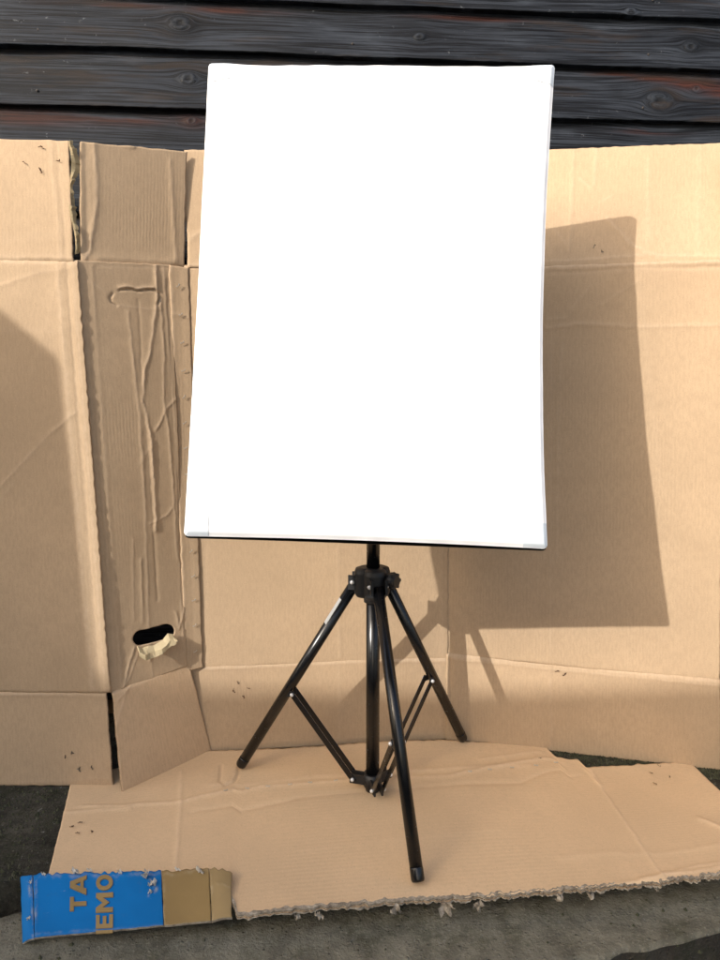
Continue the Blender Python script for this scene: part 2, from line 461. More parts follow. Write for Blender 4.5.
    if not keep.all():
        es = np.concatenate([front[:, [k, (k + 1) % 4]] for k in range(4)]); have = {tuple(e) for e in es}
        bor = set(np.concatenate([idx[0], idx[-1], idx[:, 0], idx[:, -1]]).tolist())
        he = np.array([(p_, q_) for p_, q_ in have if (q_, p_) not in have and not (p_ in bor and q_ in bor)])
        rim.append(np.stack([he[:, 0], he[:, 0] + n1, he[:, 1] + n1, he[:, 1]], -1))
    for line in (idx[0, :], idx[::-1, -1].copy()[::-1], idx[-1, ::-1], idx[::-1, 0]):
        rim.append(np.stack([line[:-1], line[:-1] + n1, line[1:] + n1, line[1:]], -1))
    rim = np.concatenate(rim)
    faces = np.concatenate([front, back, rim])
    me = bpy.data.meshes.new(name)
    me.vertices.add(len(co)); me.vertices.foreach_set('co', co.ravel())
    me.loops.add(faces.size); me.loops.foreach_set('vertex_index', faces.ravel())
    me.polygons.add(len(faces)); me.polygons.foreach_set('loop_start', np.arange(len(faces)) * 4)
    mi = np.zeros(len(faces), int); mi[len(front) + len(back):] = 1
    me.polygons.foreach_set('material_index', mi)
    sm = np.ones(len(faces), bool); sm[len(front) + len(back):] = False
    me.polygons.foreach_set('use_smooth', sm)
    uvl = me.uv_layers.new(name='metric')
    st = np.concatenate([np.stack([S.ravel(), T.ravel()], -1)] * 2) + np.array([seed * 1.37 % 5, seed * .73 % 5])
    uvl.data.foreach_set('uv', st[faces.ravel()].ravel())
    at = me.attributes.new('crease', 'FLOAT', 'POINT'); at.data.foreach_set('value', np.concatenate([wear.ravel()] * 2))
    me.update(calc_edges=True); me.validate()
    return link(name, me, parent, mats)
# ------------------------------------------------------------------ the setting: ground, slab, kerb
def flat_slab(name, pts, z, depth, mat, res=.02, bumpy=.0015, seed=1, side=None):
    """a slab from a quad (front-left, front-right, back-right, back-left), uneven on top"""
    pat = Patch(*[(p[0], p[1], z) for p in pts])
    nu, nv = max(2, int(pat.W / res)), max(2, int(pat.H / res))
    U, V = np.meshgrid(np.linspace(0, 1, nu + 1), np.linspace(0, 1, nv + 1)); P = pat.pt(U, V)
    P[..., 2] += bumpy * (wobble(P[..., 0], P[..., 1], 12, 2, 14, seed) * .8 + .5 * wobble(P[..., 0], P[..., 1], 12, 14, 24, seed + 2))
    e = np.minimum(np.minimum(U, 1 - U) * pat.W, np.minimum(V, 1 - V) * pat.H)
    P[..., 2] -= .006 * np.exp(-(e / .008) ** 2)
    edge = np.exp(-(e / .02) ** 2) * .004 * wobble(P[..., 0], P[..., 1], 9, 4, 20, seed + 5); P[..., 1] += edge
    n1 = (nu + 1) * (nv + 1); Bt = P.copy(); Bt[..., 2] = z - depth
    co = np.concatenate([P.reshape(-1, 3), Bt.reshape(-1, 3)]); idx = np.arange(n1).reshape(nv + 1, nu + 1)
    fr = np.stack([idx[:-1, :-1], idx[:-1, 1:], idx[1:, 1:], idx[1:, :-1]], -1).reshape(-1, 4)
    rim = np.concatenate([np.stack([l[:-1], l[:-1] + n1, l[1:] + n1, l[1:]], -1) for l in (idx[0, :], idx[:, -1], idx[-1, ::-1], idx[::-1, 0])])
    me = bpy.data.meshes.new(name); me.from_pydata(co.tolist(), [], np.concatenate([fr, rim]).tolist())
    for i, p in enumerate(me.polygons): p.use_smooth = i < len(fr)
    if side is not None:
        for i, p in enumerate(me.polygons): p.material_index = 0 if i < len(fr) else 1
    return tag(link(name, me, None, [mat] + ([side] if side else [])), kind='structure')

bm = bmesh.new()
bmesh.ops.create_grid(bm, x_segments=60, y_segments=60, size=60, matrix=Matrix.Translation((0, 0, -.16)))
tag(from_bm('ground', bm, [M_yard]), kind='structure')
back_y = lambda x: .972 + (x + .6) * .075          # the joint between kerb and slab
flat_slab('paving_slab', [(-2.2, back_y(-2.2) + .034), (2.2, back_y(2.2) + .034), (2.2, 2.0), (-2.2, 2.0)], 0.0, .14, M_slab, seed=3)
kA, kB = on_level(575, 962, -.028), on_level(732, 928, -.028)
kd = (kB - kA) / np.linalg.norm(kB - kA)
kF0, kF1 = kA - kd * 3.0, kB + kd * .45
flat_slab('concrete_kerb', [kF0, kF1, (kF1[0] + .05, back_y(kF1[0])), (kF0[0], back_y(kF0[0]))], -.028, .13, M_kerb, res=.012, bumpy=.0012, seed=8, side=M_kerb_side)
flat_slab('soil_strip', [kF0 - np.array([0, .8, 0]), kF1 - np.array([-.8, .8, 0]), kF1 + np.array([.8, .3, 0]), kF0], -.135, .02, M_soil, res=.03, bumpy=.004, seed=9)

# ------------------------------------------------------------------ the lap-boarded timber wall
WA = np.array([0.0, 1.545, 0.0]); yaw = math.radians(4.6)
WX = np.array([math.cos(yaw), math.sin(yaw), 0.0]); WN = np.array([math.sin(yaw), -math.cos(yaw), 0.0])
def wall_z(x, y): return float(on_plane(x, y, WA, WN)[2])
def wall_s(x, y): return float(np.dot(on_plane(x, y, WA, WN) - WA, WX))
lap = [wall_z(360, 10.5), wall_z(205, 58), wall_z(205, 113.5)]
pitch_b = (lap[0] - lap[2]) / 2
bottoms = [lap[2] - pitch_b * k for k in range(12, 0, -1)] + [lap[2], lap[1], lap[0]] + [lap[0] + pitch_b * k for k in (1, 2, 3)]
KNOTS = [(182, 29, .0085), (418, 42, .0045), (685, 51, .006), (190, 83, .007), (654, 105, .011), (692, 92, .004),
         (193, 124, .0045), (625, 18, .004)]
knots = [(wall_s(x, y), wall_z(x, y), r) for x, y, r in KNOTS]
REDS = [(0, 120, .16, .015), (60, 119, .14, .012), (120, 122, .10, .010), (192, 124, .03, .012), (695, 88, .07, .011), (655, 82, .06, .006), (722, 96, .05, .012),
        (110, 9, .10, .005), (235, 15, .08, .006), (470, 22, .10, .004), (610, 77, .06, .004), (650, 134, .06, .005)]
reds = [(wall_s(x, y), wall_z(x, y), a, b) for x, y, a, b in REDS]
shed = empty('timber_shed_wall', Vector(WA), 'black stained weathered lap board timber wall rising behind the cardboard', 'wall')
for bi, zb in enumerate(bottoms):
    seen = zb > lap[2] - pitch_b * 1.6 and zb < lap[0] + pitch_b * .5
    s0, s1 = -1.5, 1.7; hgt = pitch_b + .022
    nu, nv = (900, 40) if seen else (60, 4)
    U, V = np.meshgrid(np.linspace(s0, s1, nu + 1), np.linspace(0, 1, nv + 1))
    r = np.random.default_rng(bi + 20)
    sag = .0020 * np.sin(U * 1.7 + bi * 2.1) + .0008 * wobble(U, U * 0, 6, 1, 5, bi) + (.0003 * wobble(U, U * 0, 6, 10, 40, bi + 70) if seen else 0)
    Z = zb + V * hgt + sag * (1 - V)
    OUT = .028 - .019 * V + .0012 * wobble(U, Z, 6, 1, 6, bi + 5)
    GR = Z.copy(); KD = np.full_like(Z, 9.0); RD = np.zeros_like(Z)
    if seen:
        for (ks, kz, kr) in knots:
            dx, dz = U - ks, Z - kz; rr = np.hypot(dx * .62, dz) + 1e-5
            GR += dz * (2.4 * kr) ** 2 / (rr ** 2 + (1.2 * kr) ** 2) * -.8
            an = np.arctan2(dz, dx); lum = 1 + .14 * np.sin(an + ks * 9) + .10 * np.sin(2 * an + ks * 31) + .06 * np.sin(5 * an + kz * 70)
            KD = np.minimum(KD, rr * lum * .0075 / kr)
            OUT += .0028 * np.exp(-(rr / (1.5 * kr)) ** 2) - .0030 * np.exp(-(rr / (.5 * kr)) ** 2)
        for (ks, kz, a, b) in reds:
            RD = np.maximum(RD, np.exp(-((U - ks) / a) ** 2 - ((Z - kz) / b) ** 2) * 1.4)
        OUT += .0005 * np.sin(GR * 900 + 2 * np.sin(U * 7))
    F = WA + WX * U[..., None] + WN * OUT[..., None]; F[..., 2] = Z
    # rounded bottom arris
    Bk = F - WN * (.022 - .016 * V[..., None])
    n1 = (nu + 1) * (nv + 1); co = np.concatenate([F.reshape(-1, 3), Bk.reshape(-1, 3)]); idx = np.arange(n1).reshape(nv + 1, nu + 1)
    fr = np.stack([idx[:-1, :-1], idx[:-1, 1:], idx[1:, 1:], idx[1:, :-1]], -1).reshape(-1, 4)
    rim = np.concatenate([np.stack([l[:-1], l[:-1] + n1, l[1:] + n1, l[1:]], -1) for l in (idx[0, :], idx[:, -1], idx[-1, ::-1], idx[::-1, 0])])
    bk = np.array([[n1 + idx[0, 0], n1 + idx[-1, 0], n1 + idx[-1, -1], n1 + idx[0, -1]]])
    me = bpy.data.meshes.new('plank'); me.from_pydata(co.tolist(), [], np.concatenate([fr, rim]).tolist())
    for i, p in enumerate(me.polygons): p.use_smooth = i < len(fr)
    for nm, ar in (('grain', GR), ('knot', KD), ('red', RD)):
        a_ = me.attributes.new(nm, 'FLOAT', 'POINT'); a_.data.foreach_set('value', np.concatenate([ar.ravel()] * 2))
    link('plank', me, shed, [M_wood])
nail = bmesh.new(); bm_sphere(nail, (0, 0, 0), .0026, (1, .45, 1), 8); nail_me = bpy.data.meshes.new('nail'); nail.to_mesh(nail_me); nail.free(); nail_me.materials.append(M_nail)
for zb in [z for z in bottoms if lap[2] - pitch_b < z < lap[0] + pitch_b * .5]:
    for s in (-.62, -.02, .585):
        q = WA + WX * (s + random.uniform(-.006, .006)) + WN * (.0235 + .001)
        o = bpy.data.objects.new('nail', nail_me); COL.objects.link(o); o.parent = shed; o.location = Vector((q[0], q[1], zb + .028 + random.uniform(-.004, .004))) - shed.location
bm = bmesh.new()
for s in (-1.2, -.4, .4, 1.2):
    c = WA + WX * s - WN * .04
    bm_box(bm, (c[0], c[1], .8), (.045, .05, 1.75), Matrix.Rotation(yaw, 3, 'Z'))
c = WA - WN * .075; bm_box(bm, (c[0] + .1, c[1], .8), (3.2, .012, 1.78), Matrix.Rotation(yaw, 3, 'Z'))
from_bm('backing_frame', bm, [M_brown], shed)

# ------------------------------------------------------------------ the opened carton standing as a backdrop
G = lambda x, y: on_level(x, y, 0.003)
A1, B1 = G(0, 782), G(115, 783)
A3, B3 = G(210, 751), G(447, 738)
A4, B4 = B3, G(718, 768)
w1 = lambda x, y, l=0.0: on_wall(x, y, A1, B1, l)
w3 = lambda x, y, l=0.0: on_wall(x, y, A3, B3, l)
w4 = lambda x, y, l=0.0: on_wall(x, y, A4, B4, l)
carton = empty('cardboard_backdrop', Vector((float(A3[0]), float(A3[1]), 0)), 'large opened brown cardboard carton standing as a screen against the dark timber wall', 'cardboard')
MC = [M_card, M_edge]

# left panel
p1 = Patch(w1(-120, 692), w1(111, 693), w1(77, 260), w1(-120, 257))
sheet('panel', p1, [M_card, M_card], carton, folds='bt', res=.0026, seed=11, warp=.0028, creases=[
    ([(57, 262), (93, 690)], .0022, .006, .8), ([(66, 262), (101, 690)], -.0022, .004, .3), ([(72, 262), (106, 690)], .0008, .004, .8),
    ([(0, 262), (78, 263)], -.0012, .004, .6), ([(0, 487), (30, 455), (52, 432), (76, 412)], .0016, .004, .5), ([(52, 432), (62, 424)], .0010, .003, .6),
    ([(0, 330), (70, 332)], .0007, .006, .2), ([(25, 400), (64, 260)], .0006, .008, .1),
    ([(0, 286), (40, 272), (72, 268)], .0014, .005, .3), ([(0, 500), (14, 482)], .001, .003, .4)])
p1b = Patch(w1(-120, 783), w1(115, 783), w1(106, 691), w1(-120, 690))
p1b.c[0] = p1b.c[0] + p1b.N * .006; p1b.c[1] = p1b.c[1] + p1b.N * .010
sheet('flap', p1b, MC, carton, folds='t', res=.003, seed=12, warp=.0014, creases=[([(0, 694), (106, 695)], .0022, .0035, .8), ([(20, 782), (110, 778)], .0012, .004, .3), ([(88, 750), (112, 782)], .0008, .004, .3)])
p1t = Patch(w1(-120, 260), w1(73, 262.5), w1(64, 137) , w1(-120, 133))
p1t.c[2] = p1t.c[2] - p1t.N * .018; p1t.c[3] = p1t.c[3] - p1t.N * .020
sheet('flap', p1t, MC, carton, folds='b', res=.0028, seed=13, warp=.0022, creases=[
    ([(0, 256), (75, 258)], .0015, .004, .6), ([(50, 140), (61, 258)], .0012, .004, .5), ([(56, 140), (67, 258)], -.0016, .003, .3), ([(0, 240), (60, 236)], .0008, .008, .2)])
# torn liner strip hanging in the gap
bm = bmesh.new(); rows = []
for k in range(40):
    t = k / 39; y = 138 + t * 116; w = 3.5 + 3 * abs(math.sin(t * 7.3)) * (1 - t) + random.uniform(-1, 1.4)
    x = 64 + 8.5 * t + 2.5 * math.sin(t * 9)
    a = w1(x, y) + p1t.N * (-.012 * t * 0 - .003 - .014 * (1 - t) + .002 * math.sin(t * 11)); b = w1(x + w, y + random.uniform(-2, 2)) + p1t.N * (-.008 - .014 * (1 - t) + .004 * math.sin(t * 17 + 1)); m = (a + b) / 2 + p1t.N * (.003 + .002 * math.sin(t * 23))
    rows.append([bm.verts.new(q) for q in (a, m, b)])
for r0, r1 in zip(rows, rows[1:]):
    for j in (0, 1): bm.faces.new((r0[j], r0[j + 1], r1[j + 1], r1[j]))
bmesh.ops.solidify(bm, geom=bm.faces[:], thickness=.0012)
from_bm('torn_strip', bm, [M_pale], carton)
# lining the back of the gap: the same carton's torn inner edge
# second, narrow panel turned away from the sun
q_bl, q_tl = p1.c[1], p1.c[2]
r_tl = w3(172, 266); r_bl = w3(188, 663)
p2 = Patch(q_bl + np.array([-.002, .0030, 0]), r_bl + np.array([.002, -.015, 0]), r_tl + np.array([.002, -.015, 0]), q_tl + np.array([-.002, .0030, 0]))
def stadium(x0, y0, x1, y1, r, n=10):
    a = math.atan2(y1 - y0, x1 - x0); o = []
    for k in range(n + 1):
        t = a + math.pi / 2 + math.pi * k / n; o.append((x0 + r * math.cos(t), y0 + r * math.sin(t)))
    for k in range(n + 1):
        t = a - math.pi / 2 + math.pi * k / n; o.append((x1 + r * math.cos(t), y1 + r * math.sin(t)))
    return o
SLIT = [[(120, 289.4), (126, 289.2), (132, 289.6), (138, 291.3), (144, 290.2), (153, 290.0)], [(113, 293), (110.4, 297.5), (112, 302), (117, 305)], [(155, 290.5), (159, 294), (160.6, 299), (158, 304)]]
panel2 = sheet('panel', p2, [M_card, M_card], carton, res=.0020, seed=14, warp=.0024, folds='', holes=[stadium(140.5, 638, 167, 631.5, 7.6)], creases=[(q, -.0060, .0016, 0) for q in SLIT] + [([(x, y - 2.5) for x, y in SLIT[0]], .0040, .003, .9),
    ([(86, 266), (116, 690)], -0.0009, 0.0027, .3), ([(92, 266), (122, 688)], 0.0009, 0.0027, .5),
    ([(128, 312), (140, 420), (146, 520), (148, 600), (150, 660)], 0.0015, 0.0033, .7), ([(139, 300), (142, 380), (152, 500), (158, 600)], -0.0015, 0.0029, .2),
    ([(156, 266), (157, 305), (150, 350), (144, 372), (143, 402), (151, 440), (155, 500), (156, 530)], 0.0036, 0.0037, 1.0),
    ([(161, 300), (164, 360), (163, 400), (168, 430), (172, 470), (178, 560)], 0.0020, 0.0029, .8),
    ([(168, 280), (172, 400), (180, 520), (182, 600)], -0.0016, 0.0027, .2), ([(164, 268), (175, 440), (183, 640)], 0.0013, 0.0023, .7),
    ([(150, 524), (166, 516), (172, 508)], 0.0015, 0.0027, .8), ([(156, 430), (166, 408), (176, 398)], 0.0016, 0.0027, .8), ([(140, 464), (145, 455), (155, 440)], 0.0009, 0.0027, .5),
    ([(112, 304), (150, 309), (162, 309)], 0.0007, 0.0023, .8), ([(88, 280), (106, 292)], 0.0007, 0.0020, .6),
    ([(134, 648), (127, 672), (120, 700)], 0.0017, 0.0027, 1.0), ([(140, 648), (130, 676), (122, 690)], 0.0012, 0.0027, .9),
    ([(176, 612), (179, 628), (186, 606)], 0.0024, 0.0033, .9), ([(150, 650), (153, 676)], 0.0011, 0.0027, .5), ([(141, 560), (143, 622)], 0.0015, 0.0033, .4),
    ([(133, 540), (134, 620)], 0.0009, 0.0027, .4), ([(97, 266), (180, 268)], -0.0009, 0.0027, .5)])
# the tab peeled out of the open hand hole
pk = []
bm = bmesh.new()
prof = [(136, 646), (141, 648), (146.5, 645.5), (152, 645), (158, 642), (162, 639.5), (166.5, 633), (171, 634), (173.5, 638)]
low = [(136.5, 654), (142, 657.5), (147, 656.5), (153, 654.5), (159, 651), (164, 647), (168, 643.5), (171, 643), (174, 639.5)]
ra = []; rb = []; rm = []
for k, (a, b) in enumerate(zip(prof, low)):
    zz = .012 + .004 * math.sin(k * 2.1)
    A = p2.pt(*p2.uv(*a)) + p2.N * .005; B = p2.pt(*p2.uv(*b)) + p2.N * (.011 + zz * .4)
    ra.append(bm.verts.new(A)); rm.append(bm.verts.new((A + B) / 2 + p2.N * (.004 + .003 * math.sin(k * 1.7)))); rb.append(bm.verts.new(B))
for k in range(len(ra) - 1):
    bm.faces.new((ra[k], ra[k + 1], rm[k + 1], rm[k])); bm.faces.new((rm[k], rm[k + 1], rb[k + 1], rb[k]))
bmesh.ops.subdivide_edges(bm, edges=bm.edges[:], cuts=1, use_grid_fill=True)
bmesh.ops.solidify(bm, geom=bm.faces[:], thickness=.0022)
from_bm('peeled_tab', bm, [M_pale], carton)
# stapled joint strip
js = Patch(w3(187.5, 668) + np.array([0, -.016, 0]), w3(203.5, 667) + np.array([0, -.003, 0]), w3(189, 268) + np.array([0, -.003, 0]), w3(171, 266) + np.array([0, -.016, 0]))
strip = sheet('joint_strip', js, MC, carton, res=.003, seed=15, warp=.0008, creases=[([(171, 266), (187, 668)], .0018, .003, .8), ([(180, 270), (195, 660)], -.0008, .006, .1), ([(172, 314), (190, 317)], .0016, .003, .6)])
def staple_mesh(L=.008, w=.0011):
    bm = bmesh.new()
    bm_box(bm, (0, 0, .0008), (L, w, .0008)); 
    for s in (-1, 1):
        vs = bm_box(bm, (s * L * .28, w * 1.2, .0016), (L * .46, w, .0007), Matrix.Rotation(s * .5, 3, 'Z'))
    me = bpy.data.meshes.new('staple'); bm.to_mesh(me); bm.free(); return me
ST = staple_mesh(); ST.materials.append(M_staple)
STR = staple_mesh(.011); STR.materials.append(M_rust)
def put_staple(px, pat, parent, ang=None, me=ST, off=.0024, name='staple'):
    u, v = pat.uv(*px); P = pat.pt(u, v) + pat.N * off
    X = Vector(pat.c[1] - pat.c[0]).normalized(); Nn = Vector(pat.N); Y = Nn.cross(X).normalized(); X = Y.cross(Nn)
    M = Matrix((X, Y, Nn)).transposed() @ Matrix.Rotation(random.uniform(-1.2, 1.2) if ang is None else ang, 3, 'Z')
    o = bpy.data.objects.new(name, me); COL.objects.link(o); o.parent = parent
    o.matrix_local = Matrix.Translation(Vector(P) - Vector(parent.location)) @ M.to_4x4()
for q in [(178, 286), (180.5, 315), (182, 343), (183, 371), (184, 397), (184.5, 423), (185.5, 448), (186.5, 474), (188, 500), (189.5, 526), (191, 551), (193, 576), (193.5, 600), (194.5, 625), (195, 651)]:
    put_staple(q, js, carton, random.uniform(.3, .9))
# its lower flap, bent out towards the tripod
fb = on_level(122, 792, .004); fr = on_level(212, 752, .004)
ft_l = p2.pt(0.02, 0) + p2.N * .003; ft_r = w3(187, 659) + np.array([0, -.010, 0])
p2b = Patch(fb, fr, ft_r + np.array([.006, -.002, .002]), ft_l)
sheet('flap', p2b, [M_card_lifted, M_edge], carton, folds='t', res=.0028, seed=16, warp=.0016, creases=[([(112, 690), (150, 676), (188, 662)], .0030, .0035, .9), ([(112, 740), (126, 690)], .0030, .004, .9), ([(118, 700), (130, 686)], .003, .003, .9), ([(190, 664), (204, 690)], .0024, .004, .6)])
p2t = Patch(w1(79, 264.5) + np.array([0, .009, 0]), w3(184, 268) + np.array([0, .001, 0]), w3(185.5, 150) + np.array([0, .010, 0]), w1(75, 137) + p1.N * -.022)
sheet('flap', p2t, MC, carton, folds='b', res=.0028, seed=17, warp=.0028, creases=[([(95, 142), (97, 200), (90, 250), (86, 258)], .0032, .005, .7), ([(86, 140), (88, 256)], -.002, .005, .2), ([(120, 142), (132, 147), (138, 143)], .003, .003, .8), ([(170, 160), (176, 258)], .0025, .005, .4), ([(98, 258), (175, 262)], .003, .010, .1)])
# middle panel
p3 = Patch(w3(201, 669), w3(448.5, 660), w3(448.5, 263), w3(184, 265))
CR3 = [([(338, 540), (340, 657)], .0012, .003, .5), ([(441, 540), (443, 656)], .0014, .004, .4),
       ([(366, 607), (361, 615), (364, 621), (376, 624)], .0012, .0025, .7), ([(205, 545), (206, 660)], -.0012, .004, .2), ([(389, 540), (392, 655)], .0005, .004, .2)]
sheet('panel', p3, MC, carton, folds='bt', res=.0034, seed=18, warp=.0024, creases=CR3)
p3b = Patch(w3(186, 752.5), w3(449, 739), w3(448.5, 657), w3(186, 667))
p3b.c[0] = p3b.c[0] + p3b.N * .004; p3b.c[1] = p3b.c[1] + p3b.N * .001
sheet('flap', p3b, MC, carton, folds='t', res=.0028, seed=19, warp=.0016, creases=[([(205, 669), (250, 667), (340, 662), (446, 661)], .0020, .0035, .8), ([(339, 660), (340, 742)], .0012, .003, .5), ([(440, 660), (441, 738)], .0014, .004, .4), ([(212, 745), (440, 733)], .0008, .004, .3)])
p3t = Patch(w3(188, 268), w3(446, 266), w3(446, 150, .02), w3(184, 150, .02))
sheet('flap', p3t, MC, carton, res=.005, seed=20, creases=[([(188, 266), (446, 264)], .003, .004, 1), ([(184, 244), (200, 232), (210, 228)], .003, .004, .8)])
# right panel
p4 = Patch(w4(446, 655), w4(720, 682.5), w4(725, 259), w4(446, 270))
CR4 = [([(551, 330), (551, 655)], .0010, .003, .4), ([(546, 328), (580, 324), (640, 327), (720, 325)], .0020, .0035, .7), ([(546, 319), (566, 317)], .0016, .003, .6),
       ([(563, 330), (558, 420), (557, 560)], .0012, .003, .5), ([(548, 272), (580, 272), (630, 268), (720, 267)], -.0028, .0035, .3), ([(546, 266), (720, 261)], .0030, .004, 1), ([(600, 305), (640, 280)], .0012, .003, .4), ([(570, 310), (590, 285)], .0008, .003, .4),
       ([(450, 540), (450, 652)], -.0030, .0035, 0), ([(640, 280), (660, 480)], .0005, .006, .2)]
sheet('panel', p4, MC, carton, folds='bt', res=.0032, seed=21, warp=.0030, creases=CR4)
p4b = Patch(w4(446, 739), w4(720, 769), w4(720, 679.5), w4(446, 653))
p4b.c[0] = p4b.c[0] + p4b.N * .002; p4b.c[1] = p4b.c[1] + p4b.N * .004
sheet('flap', p4b, MC, carton, folds='t', res=.0028, seed=22, warp=.0022, creases=[([(449, 658), (550, 669), (718, 685)], .0020, .0035, .8), ([(550, 660), (551, 748)], .0016, .0035, .5), ([(450, 660), (451, 738)], -.0030, .0035, 0)])
p4t = Patch(w4(446, 272), w4(725, 261.5), w4(726, 143, .05), w4(449, 154, .05))
sheet('flap', p4t, MC, carton, folds='b', res=.0028, seed=23, warp=.0026, creases=[([(449, 265), (580, 260), (640, 255), (723, 256)], .0025, .0035, .8), ([(573, 152), (571, 220), (569, 250)], .0020, .003, .6), ([(596, 150), (594, 185)], .0020, .003, .7),
    ([(580, 178), (592, 190)], .0016, .003, .7), ([(607, 218), (632, 245), (660, 258)], .0030, .0035, .9), ([(553, 228), (566, 244)], .0016, .003, .6), ([(648, 160), (649, 240)], .0014, .006, .4), ([(600, 202), (612, 196)], .001, .003, .5), ([(700, 148), (698, 255)], .0010, .005, .3)])
# next panel turning towards the camera at the far right
n5 = np.array([.30, -.20, 0])
p5 = Patch(B4 + np.array([.003, 0, 0]), B4 + n5, B4 + n5 + np.array([0, 0, 1.17]), w4(726, 143) * np.array([1, 1, 0]) + np.array([.004, 0, 1.17]))
sheet('panel', p5, MC, carton, res=.012, seed=24)
# staple tears and scuffs in the card
def tear_mesh(seed):
    r = random.Random(seed); bm = bmesh.new(); n = 7; L = r.uniform(.005, .012)
    A = []; B = []
    for k in range(n):
        t = k / (n - 1); x = (t - .5) * L; w = .0008 * math.sin(math.pi * t) + r.uniform(.0002, .0007)
        y = r.uniform(-.0012, .0012) + .002 * math.sin(t * 5 + seed)
        A.append(bm.verts.new((x, y + w, r.uniform(.001, .0035)))); B.append(bm.verts.new((x, y - w, .0012)))
    for k in range(n - 1): bm.faces.new((A[k], B[k], B[k + 1], A[k + 1]))
    if seed % 3 == 0:
        y0 = r.uniform(-.002, .002); q = [bm.verts.new(v) for v in ((-.001, y0, .0015), (.002, y0 + .005, .003), (.0032, y0 + .0042, .0015), (.001, y0 - .001, .001))]
        bm.faces.new(q)
    bmesh.ops.solidify(bm, geom=bm.faces[:], thickness=.0006)
    me = bpy.data.meshes.new('staple_tear'); bm.to_mesh(me); bm.free()
    return me
TEARS = [tear_mesh(k) for k in range(16)]
for k, me in enumerate(TEARS): me.materials.append(M_rust if k % 2 else M_torn)
DARK_T = TEARS[1::2]; PALE_T = TEARS[0::2]
def tears(pts, pat, parent, pool):
    for i, q in enumerate(pts): put_staple((q[0] + 2 * math.sin(i * 5.1), q[1] + 1.5 * math.sin(i * 2.3)), pat, parent, .7 + 1.1 * math.sin(i * 3.7 + q[0]), pool[(i * 3 + int(q[0])) % 8], .0012, 'staple_tear')
tears([(42, 148), (27, 162), (43, 173), (58, 160)], p1t, carton, DARK_T)
tears([(66, 756), (75, 752), (82, 770), (92, 766)], p1b, carton, PALE_T)
tears([(234, 690), (240, 681), (250, 689), (243, 696)], p3b, carton, DARK_T)
tears([(594, 247), (604, 251)], p4t, carton, PALE_T)
tears([(557, 671), (566, 673)], p4b, carton, DARK_T)

# ------------------------------------------------------------------ the flattened sheet on the ground
mat_e = empty('cardboard_ground_sheet', (0.0, 1.2, 0), 'flat brown cardboard sheet with ragged torn front edge lying under the tripod', 'cardboard')
FZ = .005
g_ = lambda x, y: on_level(x, y, FZ)
front_px = [(46, 884), (100, 888), (170, 890), (229, 893), (237, 919), (300, 913), (365, 906), (420, 901), (500, 897), (560, 893), (640, 889), (720, 880), (800, 868)]
back_px = [(72, 778), (120, 768), (200, 753), (330, 746), (447, 741), (530, 744), (546, 748), (556, 758), (578, 761), (586, 769), (630, 767), (686, 762), (690, 762)]
fr_w = np.array([g_(*q) for q in front_px]); bk_w = np.array([g_(*q) for q in back_px])
def floor_fn(U, V):
    # left and right sides run from front_px[0]->back_px[0] and front_px[-1]->back_px[-1]
    tf = np.linspace(0, 1, len(fr_w)); xl = fr_w[0, 0] + (bk_w[0, 0] - fr_w[0, 0]) * V; xr = fr_w[-1, 0] + (bk_w[-1, 0] - fr_w[-1, 0]) * V
    xf = fr_w[0, 0] + (fr_w[-1, 0] - fr_w[0, 0]) * U; xb = bk_w[0, 0] + (bk_w[-1, 0] - bk_w[0, 0]) * U
    yf = np.interp(xf, fr_w[:, 0], fr_w[:, 1]); yb = np.interp(xb, bk_w[:, 0], bk_w[:, 1])
    # ragged front
    V0 = V; V = np.clip(V, 0, 1)
    k = np.exp(-V / .03)
    yf = yf + (.0022 * wobble(xf, xf * 0, 9, 10, 60, 5) + .0018 * wobble(xf, xf * 0, 9, 60, 170, 6)) * k
    yb = yb + .0015 * wobble(xb, xb * 0, 9, 10, 60, 15) * np.exp(-(1 - V) / .03)
    X = xf * (1 - V0) + xb * V0; Y = yf * (1 - V0) + yb * V0
    Z = FZ + .009 * np.exp(-V / .16) * (.25 + .75 * np.sin(U * 5 + .5) ** 2) * np.clip((U - .16) * 6, 0, 1) + .004 * np.exp(-(1 - V) / .06) * np.sin(U * 9) ** 2
    return np.stack([X, Y, Z], -1)
pf = Patch(g_(46, 884), g_(800, 868), g_(690, 762), g_(72, 778))
class FloorPatch(Patch):
    def pt(s, u, v):
        u = np.asarray(u, float); v = np.asarray(v, float); return floor_fn(u, v)
pf.__class__ = FloorPatch
pf.N = np.array([0, 0, 1.0])
CRF = [([(80, 806), (120, 806), (180, 802)], .0030, .003, .9), ([(60, 812), (130, 808)], .0016, .004, .6), ([(181, 772), (180, 800), (176, 868)], .0016, .003, .7),
       ([(181, 802), (260, 787), (350, 781), (450, 777), (560, 765)], .0022, .0035, .8), ([(190, 812), (300, 797), (400, 789), (520, 783), (580, 775)], -.0018, .004, .4), ([(210, 785), (300, 778), (440, 770), (530, 766)], .0014, .006, .5),
       ([(586, 770), (602, 790), (630, 830), (665, 880)], .0016, .0025, .8), ([(590, 770), (600, 786)], .002, .004, .8),
       ([(620, 886), (665, 876), (720, 868)], .0022, .004, .8), ([(640, 880), (700, 866), (730, 862)], .0016, .003, .7), ([(560, 858), (720, 845)], .0008, .006, .2),
       ([(480, 760), (540, 752)], .0016, .003, .6), ([(300, 850), (500, 830)], .0006, .010, .1), ([(700, 820), (720, 828)], .0025, .006, .9),
       ([(221, 766), (220, 780), (225, 785), (234, 782), (238, 776), (239, 765)], -.0042, .0024, .3)]
